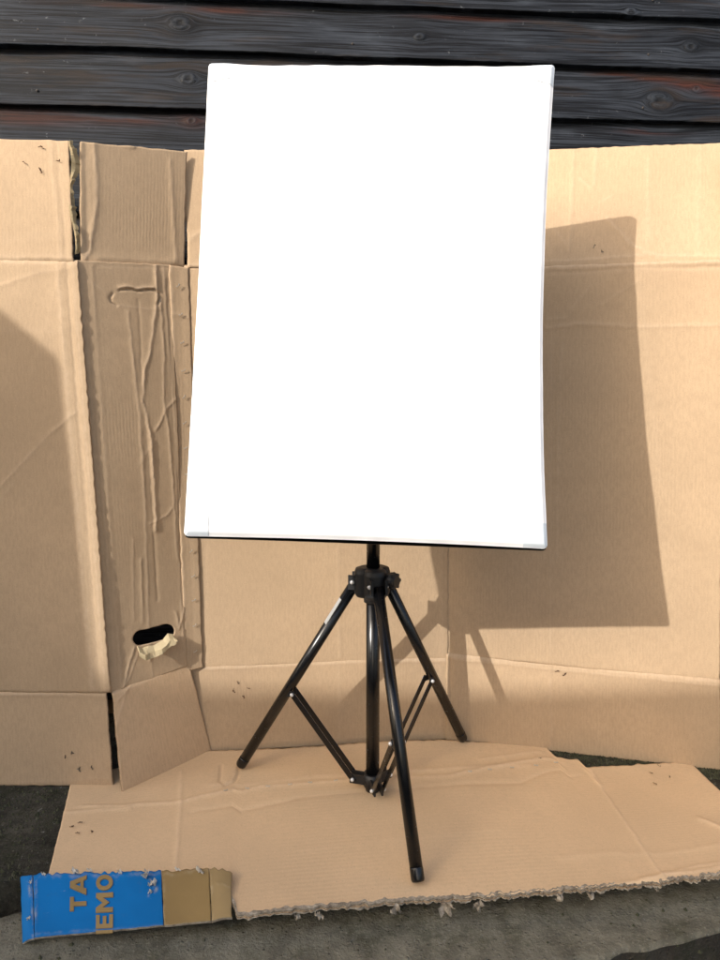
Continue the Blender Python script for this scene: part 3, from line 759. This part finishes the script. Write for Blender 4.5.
sheet('board', pf, [M_floorcard, M_torn], mat_e, res=.0032, seed=31, warp=.0010, creases=[(c_[0], c_[1] * 1.7, c_[2], c_[3]) for c_ in CRF], edge_fn=floor_fn, N=(0, 0, 1), ragged=.0004)
# torn grey liner fluff along the front edge
bm = bmesh.new(); r = random.Random(3); rows = []
nF = 420; ku = np.linspace(.20, 1, nF); f1_, f2_, f3_ = [wobble(ku, ku * 0, 12, 8, 90, q) for q in (61, 62, 63)]
for k in range(nF):
    u = ku[k]; P = floor_fn(np.array(u), np.array(0.0)); rag = abs(f1_[k]); lip = .0025 + .0030 * max(0, f2_[k]) + r.uniform(0, .0008)
    dy = -.001
    ring = [(P[0], P[1] + .005 + .0015 * f3_[k], P[2] + .0008), (P[0], P[1] + dy - .0006 * rag, P[2] + .0003 + .0007 * rag), (P[0], P[1] + dy + .0006, P[2] - .0010),
            (P[0], P[1] + .0018, P[2] - .0016), (P[0], P[1] + .0018, P[2] - .0028), (P[0], P[1] + dy - lip * .35, P[2] - .0030 + .0004 * f3_[k]), (P[0], P[1] + dy - lip * .4, P[2] - .0034 - lip * .4), (P[0], P[1] + .005, P[2] - .0060)]
    rows.append([bm.verts.new(q) for q in ring])
for a, b in zip(rows, rows[1:]):
    for j in range(7):
        f = bm.faces.new((a[j], b[j], b[j + 1], a[j + 1])); f.material_index = 1 if j in (2, 3, 4) else 0
from_bm('torn_edge', bm, [M_torn, M_edge], mat_e)
def scrap(P, ex, ey, en, size, seed, parent, stretch=1.0, mat=None):
    """a crumpled shred of torn liner"""
    r = random.Random(seed); bm = bmesh.new(); n = 7; grid = []
    for j in range(n):
        row = []
        for i in range(n):
            a, b = i / (n - 1) - .5, j / (n - 1) - .5
            k = size * (1 - .5 * abs(b)) * r.uniform(.75, 1.15)
            h = size * (.30 * math.sin(a * 7 + seed) + .25 * math.sin(b * 8 + seed * 2) + r.uniform(-.14, .14))
            row.append(bm.verts.new(P + ex * (a * k + size * .25 * math.sin(b * 4 + seed)) + ey * (b * k * stretch) + en * (h + size * .3)))
        grid.append(row)
    for j in range(n - 1):
        for i in range(n - 1):
            e = min(i, j, n - 2 - i, n - 2 - j)
            if e == 0 and r.random() < .38: continue
            bm.faces.new((grid[j][i], grid[j][i + 1], grid[j + 1][i + 1], grid[j + 1][i]))
    for v in [v for v in bm.verts if not v.link_faces]: bm.verts.remove(v)
    bmesh.ops.subdivide_edges(bm, edges=bm.edges[:], cuts=1, use_grid_fill=True, fractal=.35, seed=seed)
    from_bm('torn_scrap', bm, [mat or M_torn], parent, True)
EX, EY, EZ = np.array([1., 0, 0]), np.array([0, 1., 0]), np.array([0, 0, 1.])
def curl(px, size, seed, parent, drop=1.0):
    P = on_level(px[0], px[1], FZ + .002)
    scrap(P - EY * .003 - EZ * size * .22, EX, EZ, -EY, size * .95, seed, parent, 1.25)
for i, (x, y, s) in enumerate([(297, 911, .008), (319, 909, .010), (397, 902, .016), (447, 899, .021), (478, 898, .014), (557, 892, .013), (589, 889, .012), (655, 884, .006)]):
    curl((x, y + 2), s, i + 2, mat_e, 1.15)
for q in [(226, 792), (247, 790), (268, 788), (290, 786), (310, 784), (336, 782), (470, 773), (490, 771), (512, 769), (536, 767), (556, 764)]:
    put_staple(q, pf, mat_e, random.uniform(-.4, .4), ST, .0022)
tears([(72, 828), (82, 823), (79, 836), (91, 832)], pf, mat_e, DARK_T)
tears([(651, 774), (657, 784), (660, 768), (669, 777), (538, 759)], pf, mat_e, DARK_T)
# ------------------------------------------------------------------ blue and gold printed strip over the slab edge
KZ = -.026
tl, tr_ = on_level(20, 874, .016), on_level(232, 869, .020)
bl, br = on_level(22, 939, -.016), on_level(234, 919, .004)
pb = Patch(bl, br, tr_, tl)
strip_e = empty('printed_cardboard_strip', Vector((float(bl[0]), float(bl[1]), -.02)), 'blue and gold printed cardboard strip with torn top, lying over the slab edge', 'cardboard')
def sub(x0, x1, y0t=868, y1b=942):
    u0 = pb.uv(x0, 905)[0]; u1 = pb.uv(x1, 905)[0]
    return u0, u1
def torn_top(u):
    X = u * pb.W
    return 1.0 + .022 * wobble(X, X * 0, 7, 12, 40, 77) + .016 * wobble(X, X * 0, 7, 60, 160, 78)
def piece(name, x0, x1, mats, seed, creases=(), hook=None):
    u0, u1 = sub(x0, x1)
    def fn(U, V):
        u = u0 + (u1 - u0) * U; v = V * (1 + (torn_top(u) - 1))
        P = pb.pt(u, v)
        if hook is not None: P = P + hook(U, V)
        return P
    pp = Patch(pb.pt(u0, 0.), pb.pt(u1, 0.), pb.pt(u1, 1.), pb.pt(u0, 1.))
    return sheet(name, pp, mats, strip_e, res=.0022, seed=seed, warp=.0007, creases=creases, edge_fn=fn, ragged=.0003)
piece('blue_face', 34, 162.6, [M_blue, M_torn], 41, [([(38, 934), (162, 926)], .0012, .003, .35), ([(36, 880), (36, 935)], .0012, .002, .8), ([(150, 880), (156, 890), (150, 896)], .002, .003, 1.4), ([(40, 876), (160, 874)], .001, .004, .5)])
piece('blue_end_lip', 20, 33.4, [M_blue, M_torn], 42, [([(32, 876), (33, 938)], -.0016, .002, .9), ([(28, 880), (30, 895)], .0012, .002, 1.3)], hook=lambda U, V: pb.N * (-.010 * (1 - U) ** 2)[..., None])
piece('gold_face', 163.2, 210.5, [M_gold, M_torn], 43, [([(166, 874), (208, 871)], .001, .004, .5), ([(164, 880), (164, 930)], .0012, .0025, .6), ([(164, 926), (210, 921)], .0012, .003, .6)])
piece('gold_end_tab', 211, 232, [M_gold2, M_torn], 44, [([(212, 876), (212, 920)], .0014, .0022, .8), ([(218, 884), (230, 888)], .0012, .003, .5)], hook=lambda U, V: (pb.N * (.004 * np.sin(U * 2.8))[..., None] - (pb.c[3] - pb.c[0]) * (.10 * U ** 3 * (V > .5) * (V - .5) * 2)[..., None] + (pb.c[3] - pb.c[0]) * (.02 * U ** 2 * (1 - V))[..., None]))
# lettering: block capitals reading upwards
def letter(ch, x0, x1, y0, y1, amax=1.0, amin=0.0):
    """x0 is the top of the letter, x1 its foot; y1 is the letter's left, y0 its right"""
    sh = {'T': [[(0, .76), (1, .76), (1, 1), (0, 1)], [(.35, 0), (.65, 0), (.65, .762), (.35, .762)]],
          'A': [[(0, 0), (.28, 0), (.5, .70), (.5, 1), (.36, 1)], [(1, 0), (.64, 1), (.5, 1), (.5, .70), (.72, 0)], [(.26, .18), (.74, .18), (.66, .38), (.34, .38)]],
          'E': [[(0, 0), (.32, 0), (.32, 1), (0, 1)], [(.32, 0), (1, 0), (1, .22), (.32, .22)], [(.32, .39), (.9, .39), (.9, .60), (.32, .60)], [(.32, .78), (1, .78), (1, 1), (.32, 1)]],
          'M': [[(0, 0), (.24, 0), (.24, 1), (0, 1)], [(.76, 0), (1, 0), (1, 1), (.76, 1)], [(.24, .62), (.5, .22), (.5, .60), (.24, 1)], [(.76, .62), (.76, 1), (.5, .60), (.5, .22)]],
          'I': [[(0, 0), (1, 0), (1, 1), (0, 1)]]}
    polys = sh.get(ch)
    if ch == 'O':
        polys = []; n = 20
        for k in range(n):
            t0, t1 = 2 * math.pi * k / n, 2 * math.pi * (k + 1) / n
            f = lambda t, r: (.5 + r * .5 * math.cos(t), .5 + (.5 if r == 1 else .28) * math.sin(t) * 1.0) if r == 1 else (.5 + .24 * math.cos(t), .5 + .27 * math.sin(t))
            polys.append([f(t0, 1), f(t1, 1), f(t1, .5), f(t0, .5)])
    bm = bmesh.new()
    uvl = bm.loops.layers.uv.new('metric')
    DD = lambda u, v: .0022
    for po in polys:
        vs = []
        for a, b in po:
            a = min(max(a, amin), amax)
            px = x1 - b * (x1 - x0) + (y1 - (y1 - a * (y1 - y0))) * .02; py = y1 - a * (y1 - y0) - (px - x0) * .05
            u, v = pb.uv(px, py); vs.append(bm.verts.new(pb.pt(u, v) + pb.N * DD(u, v)))
        try: f = bm.faces.new(vs)
        except ValueError: continue
        for lp in f.loops: lp[uvl].uv = (lp.vert.co.x, lp.vert.co.y)
    bmesh.ops.recalc_face_normals(bm, faces=bm.faces[:])
    ex = bmesh.ops.extrude_face_region(bm, geom=bm.faces[:])
    bmesh.ops.translate(bm, verts=[e for e in ex['geom'] if isinstance(e, bmesh.types.BMVert)], vec=Vector(pb.N) * -.0018)
    bmesh.ops.recalc_face_normals(bm, faces=bm.faces[:])
    from_bm('printed_letter', bm, [M_gold], strip_e)
letter('T', 70, 86.5, 898, 912); letter('A', 70, 86.5, 874.5, 896.5, .9)
letter('E', 96, 113, 916, 929.5); letter('M', 96, 113, 894, 913.5); letter('O', 96, 113, 876, 891.5)
letter('I', 96, 113, 931.5, 934.5)
# torn paper bits on its top edge
for i, (x, y, s) in enumerate([(76, 874, .010), (90, 872, .006), (120, 873, .007), (148, 878, .012), (153, 885, .011), (150, 893, .006), (200, 873, .009), (178, 871, .006), (44, 875, .006), (31, 884, .004), (29, 920, .005)]):
    u, v = pb.uv(x, y); scrap(pb.pt(u, v) + pb.N * .002, (pb.c[1] - pb.c[0]) / pb.W, (pb.c[3] - pb.c[0]) / pb.H, pb.N, s * 1.15, i + 40, strip_e, 1.0, M_fluff)

# ------------------------------------------------------------------ the light stand
foot_F, foot_L, foot_R = [on_level(*q, .018) for q in ((417.5, 877), (242, 763), (462, 737))]
C0 = (foot_F + foot_L + foot_R) / 3; C0[2] = 0
stand = empty('light_stand', Vector((C0[0], C0[1], 0)), 'black folding tripod light stand holding up the white softbox', 'tripod')
V3 = lambda a: Vector((float(a[0]), float(a[1]), float(a[2])))
def pole_z(y):      # height on the pole seen at picture row y
    r = sight(373, y); return CAM_H + r[2] * C0[1] / r[1]
hub_z, hub_top, hub_bot = pole_z(581), pole_z(567), pole_z(596)
bm = bmesh.new(); bm_tube(bm, [(C0[0], C0[1], .010), (C0[0], C0[1], hub_z + .01)], .0122, 28)
from_bm('lower_column', bm, [M_tube], stand)
POLE_TOP = .775
bm = bmesh.new(); bm_tube(bm, [(C0[0], C0[1], hub_z - .01), (C0[0], C0[1], POLE_TOP)], .0118, 28)
from_bm('upper_column', bm, [M_tube], stand)
# hub: a three-lobed moulded collar
bm = bmesh.new()
legs = []
for ft in (foot_L, foot_F, foot_R):
    d = Vector((ft[0] - C0[0], ft[1] - C0[1], 0)).normalized(); legs.append((V3(ft), d))
prof = []
n = 72
angs = [math.atan2(d.y, d.x) for _, d in legs]
def hub_r(t):
    m = max(math.cos(t - a) for a in angs)
    return .0215 + .0125 * max(0, (m - .5) / .5) ** .8
zs = [(hub_bot, .90), (hub_bot + .006, 1.0), (hub_top - .010, 1.0), (hub_top - .003, .93), (hub_top, .70)]
rings = []
for z, k in zs:
    rings.append([bm.verts.new((C0[0] + hub_r(2 * math.pi * j / n) * k * math.cos(2 * math.pi * j / n), C0[1] + hub_r(2 * math.pi * j / n) * k * math.sin(2 * math.pi * j / n), z)) for j in range(n)])
for a, b in zip(rings, rings[1:]):
    for j in range(n): bm.faces.new((a[j], a[(j + 1) % n], b[(j + 1) % n], b[j]))
bm.faces.new(rings[-1]); bm.faces.new(rings[0][::-1])
bm_tube(bm, [(C0[0], C0[1], hub_bot - .010), (C0[0], C0[1], hub_bot + .002)], .0165, 28)
for ft, d in legs:          # cheeks either side of each leg
    sx = Vector((-d.y, d.x, 0))
    for s in (-1, 1):
        c = Vector((C0[0], C0[1], hub_z - .002)) + d * .031 + sx * s * .0128
        bm_box(bm, c, (.022, .0042, .026), Matrix((d, sx, Vector((0, 0, 1)))).transposed())
hub = from_bm('hub', bm, [M_plastic], stand)
# clamp knob at the right of the hub
bm = bmesh.new(); kdir = Vector((.80, -.60, 0)).normalized()
kc = Vector((C0[0], C0[1], pole_z(577)))
bm_tube(bm, [kc + kdir * .020, kc + kdir * .036], .006, 14)
bm_tube(bm, [kc + kdir * .032, kc + kdir * .036, kc + kdir * .048, kc + kdir * .051], [.008, .0125, .0125, .010], 18)
sx = Vector((-kdir.y, kdir.x, 0))
for a in range(6):
    t = a * math.pi / 3; o = sx * math.cos(t) * .0115 + Vector((0, 0, 1)) * math.sin(t) * .0115
    bm_tube(bm, [kc + kdir * .034 + o, kc + kdir * .050 + o], .0032, 8)
from_bm('knob', bm, [M_plastic], hub)
COLLAR_Z = .027
bm = bmesh.new()
bm_tube(bm, [(C0[0], C0[1], COLLAR_Z - .012), (C0[0], C0[1], COLLAR_Z + .014)], .0160, 28)
for ft, d in legs:
    sx = Vector((-d.y, d.x, 0))
    for s in (-1, 1):
        c = Vector((C0[0], C0[1], COLLAR_Z)) + d * .027 + sx * s * .0070
        bm_box(bm, c, (.030, .0034, .017), Matrix((d, sx, Vector((0, 0, 1)))).transposed())
collar = from_bm('lower_collar', bm, [M_plastic], stand)
bm = bmesh.new(); bm_tube(bm, [(C0[0], C0[1], .0075), (C0[0], C0[1], .022)], [.0132, .0142], 24); from_bm('column_cap', bm, [M_plastic], stand)
def flat_bar(bm, a, b, side, w, th):
    d = (b - a).normalized(); n_ = d.cross(side).normalized(); L = (b - a).length
    bm_box(bm, (a + b) / 2, (L + w, th, w), Matrix((d, side, n_)).transposed())
for li, (ft, d) in enumerate(legs):
    top_ = Vector((C0[0], C0[1], hub_z - .004)) + d * .032
    ax = (ft - top_).normalized()
    bm = bmesh.new(); bm_tube(bm, [top_, top_ + ax * ((ft - top_).length - .010)], .0100, 24)
    leg = from_bm('leg', bm, [M_tube], stand)
    bm = bmesh.new(); e = ft + ax * .006
    bm_tube(bm, [ft - ax * .014, ft - ax * .012, e - ax * .003, e], [.0101, .0104, .0104, .0092], 22); from_bm('rubber_foot', bm, [M_tube], leg)
    sx = Vector((-d.y, d.x, 0))
    # rivet through the hub cheeks
    for s in (-1, 1):
        bm = bmesh.new(); bm_sphere(bm, Vector((C0[0], C0[1], hub_z - .001)) + d * .034 + sx * s * .0154, .0040, (1, 1, 1), 12)
        from_bm('rivet', bm, [M_rivet], hub)
    f = .585
    j = top_ + (ft - top_) * f
    # hinge clip on the leg, and the pair of brace bars down to the collar
    bm = bmesh.new()
    inn = (-d * .013)
    for s in (-1, 1): bm_box(bm, j + inn * .7 + sx * s * .0078, (.016, .0022, .011), Matrix((d, sx, Vector((0, 0, 1)))).transposed())
    from_bm('hinge_clip', bm, [M_plastic], leg)
    a = j + inn * 1.1; b = Vector((C0[0], C0[1], COLLAR_Z)) + d * .036
    bm = bmesh.new()
    for s in (-1, 1): flat_bar(bm, a + sx * s * .0092, b + sx * s * .0092, sx, .0105, .0022)
    bevel(bm, .0006, 1)
    from_bm('brace', bm, [M_tube], stand)
    for s in (-1, 1):
        for q_ in (a, b):
            bm = bmesh.new(); bm_sphere(bm, q_ + sx * s * .0114, .0036, seg=12); from_bm('rivet', bm, [M_rivet], stand)
    if li == 0:
        # narrow white sticker lying on the tube
        m0 = top_ + ax * .040; m1 = top_ + ax * .097
        toc = (Vector((0, 0, CAM_H)) - m0).normalized(); sd = ax.cross(toc).normalized(); up = sd.cross(ax).normalized()
        if up.dot(toc) < 0: up = -up
        bm = bmesh.new(); R = .0109; prev = None; base = math.radians(24)
        lx = -1 if sd.x > 0 else 1
        for k in range(7):
            t = base + math.radians(42) * (k / 6); off = (sd * lx * math.sin(t) + up * math.cos(t)) * R
            cur = [bm.verts.new(m0 + off), bm.verts.new(m1 + off)]
            if prev: bm.faces.new((prev[0], prev[1], cur[1], cur[0]))
            prev = cur
        bmesh.ops.solidify(bm, geom=bm.faces[:], thickness=.0004)
        from_bm('sticker', bm, [M_sticker], leg, True)

# ------------------------------------------------------------------ the softbox
zt, zb_ = 1.058, .972
sTL, sTR, sBR, sBL = at_depth(208, 61.5, zt), at_depth(555.5, 64, zt), at_depth(548.5, 549, zb_), at_depth(183, 536, zb_)
ps = Patch(sBL, sBR, sTR, sTL)
mid = (sTL + sTR + sBR + sBL) / 4; SN = ps.N
if SN[1] > 0: SN = -SN; ps.N = SN
box = empty('softbox', Vector((float(C0[0]), float(C0[1]), POLE_TOP)), 'large white rectangular softbox with black back, mounted facing forward on the tripod', 'softbox')
def sb_uv(U, V):
    # edges pulled in between the corner rods; rounded corners
    bow_r = .026 * 4 * V * (1 - V) * (1 - .25 * V); bow_l = .003 * 4 * V * (1 - V); bow_b = .004 * 4 * U * (1 - U); bow_t = .003 * 4 * U * (1 - U)
    u = bow_l * (1 - U) + U * (1 - bow_r) + bow_l * 0; v = bow_b * (1 - V) + V * (1 - bow_t)
    rc = .005
    for cu, cv in ((0, 0), (1, 0), (0, 1), (1, 1)):
        du = np.clip(1 - np.abs(U - cu) * ps.W / rc, 0, 1); dv = np.clip(1 - np.abs(V - cv) * ps.H / rc, 0, 1)
        sh = du * dv * .0018
        u = u + (sh if cu == 0 else -sh) / ps.W; v = v + (sh if cv == 0 else -sh) / ps.H
    return u, v
nu, nv = 110, 150
gx = np.concatenate([np.linspace(0, .04, 14)[:-1], np.linspace(.04, .96, nu - 27), np.linspace(.96, 1, 15)[1:]])
gy = np.concatenate([np.linspace(0, .03, 14)[:-1], np.linspace(.03, .97, nv - 27), np.linspace(.97, 1, 15)[1:]])
U, V = np.meshgrid(gx, gy)
u_, v_ = sb_uv(U, V); P = ps.pt(u_, v_)
eS, eT = np.minimum(U, 1 - U) * ps.W, np.minimum(V, 1 - V) * ps.H
ed = np.minimum(eS, eT)
def sb_disp(U, V):
    ed = np.minimum(np.minimum(U, 1 - U) * ps.W, np.minimum(V, 1 - V) * ps.H)
    D = .012 * (1 - np.exp(-ed / .05)) - .004 * np.exp(-(ed / .0040) ** 2) - .0008 * np.exp(-((ed - .015) / .004) ** 2)
    D += .0011 * wobble(U * ps.W, V * ps.H, 8, 2, 9, 91) + .0004 * wobble(U * ps.W, V * ps.H, 8, 14, 40, 92) * np.exp(-ed / .02)
    return D
D = sb_disp(U, V)
F = P + SN * D[..., None]
h_, w_ = U.shape; idx = np.arange(h_ * w_).reshape(h_, w_)
fr = np.stack([idx[:-1, :-1], idx[:-1, 1:], idx[1:, 1:], idx[1:, :-1]], -1).reshape(-1, 4)
# hem turned back over the rim
loop = np.concatenate([idx[0, :], idx[1:, -1], idx[-1, -2::-1], idx[-2:0:-1, 0]])
me = bpy.data.meshes.new('front_diffuser'); me.from_pydata(F.reshape(-1, 3).tolist(), [], fr.tolist())
for p in me.polygons: p.use_smooth = True
link('front_diffuser', me, box, [M_white])
fl = F.reshape(-1, 3)[loop]
cen = fl.mean(0)
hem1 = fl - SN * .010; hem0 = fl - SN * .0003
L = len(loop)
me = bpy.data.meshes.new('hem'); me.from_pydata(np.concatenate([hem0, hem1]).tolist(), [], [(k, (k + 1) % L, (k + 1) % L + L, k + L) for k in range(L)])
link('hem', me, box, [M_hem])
# black shell: from the rim back to the ring at the lamp head
ringc = mid - SN * .205
shell0 = fl - SN * .007 + (fl - cen) / np.linalg.norm(fl - cen, axis=1)[:, None] * .0016
Ul = U.reshape(-1)[loop]; Vl = V.reshape(-1)[loop]
shell0 = shell0 + (ps.c[0] - ps.c[3]) / ps.H * ((.0008 + .0022 * 4 * Ul * (1 - Ul) * (.6 + .4 * Ul)) * (Vl < .001))[:, None]
rows = [shell0, shell0 - SN * .010]
ring_pts = []
for q in fl:
    dv = q - cen; dv = dv - SN * np.dot(dv, SN); k = np.linalg.norm(dv); ring_pts.append(ringc + dv / k * .055)
ring_pts = np.array(ring_pts)
for t in (.15, .3, .45, .6, .75, .9, 1.0):
    rows.append((shell0 - SN * .010) * (1 - t) + ring_pts * t - SN * .022 * math.sin(math.pi * t) * 1.0)
nR = len(rows); co = np.concatenate(rows)
fc = [(r * L + k, (r + 1) * L + k, (r + 1) * L + (k + 1) % L, r * L + (k + 1) % L) for r in range(nR - 1) for k in range(L)]
me = bpy.data.meshes.new('black_shell'); me.from_pydata(co.tolist(), [], fc)
for p in me.polygons: p.use_smooth = True
link('black_shell', me, box, [M_black])
# corner pockets
for cu, cv in ((0, 0), (1, 0), (0, 1), (1, 1)):
    w = .034; n = 26; Uc, Vc = np.meshgrid(np.linspace(0, 1, n), np.linspace(0, 1, n))
    uu = (.0005 + Uc * w) / ps.W; vv = (.0005 + Vc * w * (1 - .15 * Uc)) / ps.H
    uu = uu if cu == 0 else 1 - uu; vv = vv if cv == 0 else 1 - vv
    a_, b_ = sb_uv(uu, vv)
    Pc = ps.pt(a_, b_) + SN * (sb_disp(uu, vv) + .0008)[..., None]
    id_ = np.arange(n * n).reshape(n, n); f_ = np.stack([id_[:-1, :-1], id_[:-1, 1:], id_[1:, 1:], id_[1:, :-1]], -1).reshape(-1, 4)
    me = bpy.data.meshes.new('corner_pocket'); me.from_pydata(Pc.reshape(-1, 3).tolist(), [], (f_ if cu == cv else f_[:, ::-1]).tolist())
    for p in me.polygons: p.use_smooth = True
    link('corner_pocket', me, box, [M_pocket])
# four spring rods in the corners, ring, lamp head and swivel on the pole
bm = bmesh.new(); rv, sn = V3(ringc), V3(SN)
bm_tube(bm, [rv + sn * .010, rv - sn * .014], .060, 36)
from_bm('speed_ring', bm, [M_plastic], box)
bm = bmesh.new(); bm_tube(bm, [rv - sn * .014, rv - sn * .030, rv - sn * .085, rv - sn * .100], [.034, .038, .034, .020], 28)
lamp = from_bm('lamp_head', bm, [M_plastic], box)
bm = bmesh.new(); pt = Vector((C0[0], C0[1], POLE_TOP - .002))
bm_tube(bm, [pt - Vector((0, 0, .030)), pt + Vector((0, 0, .014))], .0175, 24)
tgt = rv - sn * .045 - Vector((0, 0, .030)); bm_tube(bm, [pt + Vector((0, 0, .004)), tgt], [.016, .013], 18)
bm_tube(bm, [pt + Vector((.016, 0, -.01)), pt + Vector((.042, 0, -.01))], .006, 12)
from_bm('swivel', bm, [M_plastic], box)

# ------------------------------------------------------------------ moss and grit at the foot of the carton
def grit(name, zone, n, seed, label):
    r = random.Random(seed); V = []; Fc = []
    for _ in range(n):
        x, y = zone(r); s = r.uniform(.0012, .0042); z = .0005
        base = len(V); k = r.randint(4, 5)
        for j in range(k):
            t = 2 * math.pi * j / k + r.random() * .5; V.append((x + s * math.cos(t) * r.uniform(.6, 1.2), y + s * math.sin(t) * r.uniform(.6, 1.2), z - .001))
        V.append((x + r.uniform(-.3, .3) * s, y + r.uniform(-.3, .3) * s, z + s * r.uniform(.5, 1.3)))
        for j in range(k): Fc.append((base + j, base + (j + 1) % k, base + k))
    me = bpy.data.meshes.new(name); me.from_pydata(V, [], Fc)
    return tag(link(name, me, None, [M_moss]), label, 'moss', kind='stuff')
def zone_r(r):
    t = r.random(); a = on_level(545 + 180 * t, 752 + 22 * t, 0); return a[0] + r.uniform(-.01, .02), a[1] - abs(r.gauss(0, .03)) + .012
grit('moss_grit', zone_r, 1500, 2, 'dark moss and grit gathered along the foot of the right cardboard panel')
def zone_l(r): return r.uniform(-.95, -.52), r.uniform(1.0, 1.30)
grit('moss_grit', zone_l, 1500, 5, 'dark moss and grit on the slab left of the cardboard sheet')

def zone_k(r):
    x = r.uniform(-.62, .62); return x, r.uniform(.80, back_y(x) + .01)
gk = grit('kerb_grit', zone_k, 130, 9, 'small crumbs of grit scattered on the concrete kerb in front')
gk.location.z = -.028
# ------------------------------------------------------------------ added unseen shade casters behind the viewer
edge_z = .10 + (1.45 + 2.5) * (-SUN_DIR.z / SUN_DIR.y)
gar = empty('shade_block', (-4.0, -2.5, -.16), 'added unseen low block behind the viewer, sized so its eaves shade the paving', 'shade caster')  # added out of view to cast the floor's shade; pale walls bounce light
bm = bmesh.new(); bm_box(bm, (-3.25, -4.75, (edge_z - .12 - .16) / 2), (3.1, 4.2, edge_z - .12 + .16)); from_bm('wall', bm, [M_render], gar)
bm = bmesh.new(); bm_box(bm, (-3.25, -4.75, edge_z - .05), (3.4, 4.5, .10)); bevel(bm, .008); from_bm('roof', bm, [M_roof], gar)
bm = bmesh.new(); bm_box(bm, (-4.2, -2.635, .86), (.95, .03, 2.02)); bevel(bm, .005); dr = from_bm('door', bm, [M_brown], gar)  # invented door and window dressing the unseen block
bm = bmesh.new(); bm_tube(bm, [(-3.82, -2.61, .85), (-3.82, -2.57, .85)], .02, 12); from_bm('handle', bm, [M_rivet], dr)
bm = bmesh.new(); bm_box(bm, (-2.7, -2.64, 1.35), (1.2, .02, .9)); wd = from_bm('window', bm, [M_glass], gar)
bm = bmesh.new()
for dx, w, h in ((-.6, .06, 1.02), (0, .05, .9), (.6, .06, 1.02)): bm_box(bm, (-2.7 + dx, -2.625, 1.35), (w, .05, h))
for dz in (-.48, .48): bm_box(bm, (-2.7, -2.627, 1.35 + dz), (1.14, .045, .06))
from_bm('window_frame', bm, [M_hem], wd)

# added unseen shed shape, traced back from the shadow on the left panel
back = -np.array(SUN_DIR)
def traced(x, y, s): return w1(x, y) + back * s
S_ = 1.75
k0 = traced(-120, 208, S_); k1 = traced(50, 353, S_); k2 = traced(79, 552, S_); k3 = traced(90, 692, S_)
dn = (k3 - k1); foot = k1 + dn * ((-.16 - k1[2]) / dn[2])
ledge = k0 - k1; ledge = ledge / np.linalg.norm(ledge); far = k1 + ledge * 1.5
thv = np.array([-.80, -.72, 0.0])
ts = empty('shade_shed', V3(foot), 'added unseen leaning shed shape left of the viewer, traced to shade the left panel', 'shed')
def hexa(name, quad, depth, mat, parent):
    bm = bmesh.new(); a = [bm.verts.new(q) for q in quad]; b = [bm.verts.new(np.array(q) + depth) for q in quad]
    bm.faces.new(a); bm.faces.new(b[::-1])
    for k in range(len(a)): bm.faces.new((a[k], b[k], b[(k + 1) % len(a)], a[(k + 1) % len(a)]))
    bmesh.ops.recalc_face_normals(bm, faces=bm.faces[:]); return from_bm(name, bm, [mat], parent)
farb = far.copy(); farb[2] = -.16; farb[0] = far[0]
nb = 10
for k in range(nb):       # upright boards of its front
    t0, t1 = k / nb, (k + .97) / nb
    q0 = foot + (farb - foot) * t0; q1 = foot + (farb - foot) * t1; r0 = k1 + (far - k1) * t0; r1 = k1 + (far - k1) * t1
    hexa('board', [q0, q1, r1, r0], np.array([0, -.02, 0]), M_brown, ts)
hexa('side_wall', [foot + np.array([-.005, -.021, 0]), k1 + np.array([-.005, -.021, -.002]), k1 + np.array([-.03, -.021, -.002]), foot + np.array([-.03, -.021, 0])], thv * .9, M_brown, ts)
hexa('roof', [k1 + np.array([-.004, .004, -.022]), far + np.array([0, .004, -.022]), far + np.array([0, .004, .002]), k1 + np.array([-.004, .004, .002])], thv, M_roof, ts)
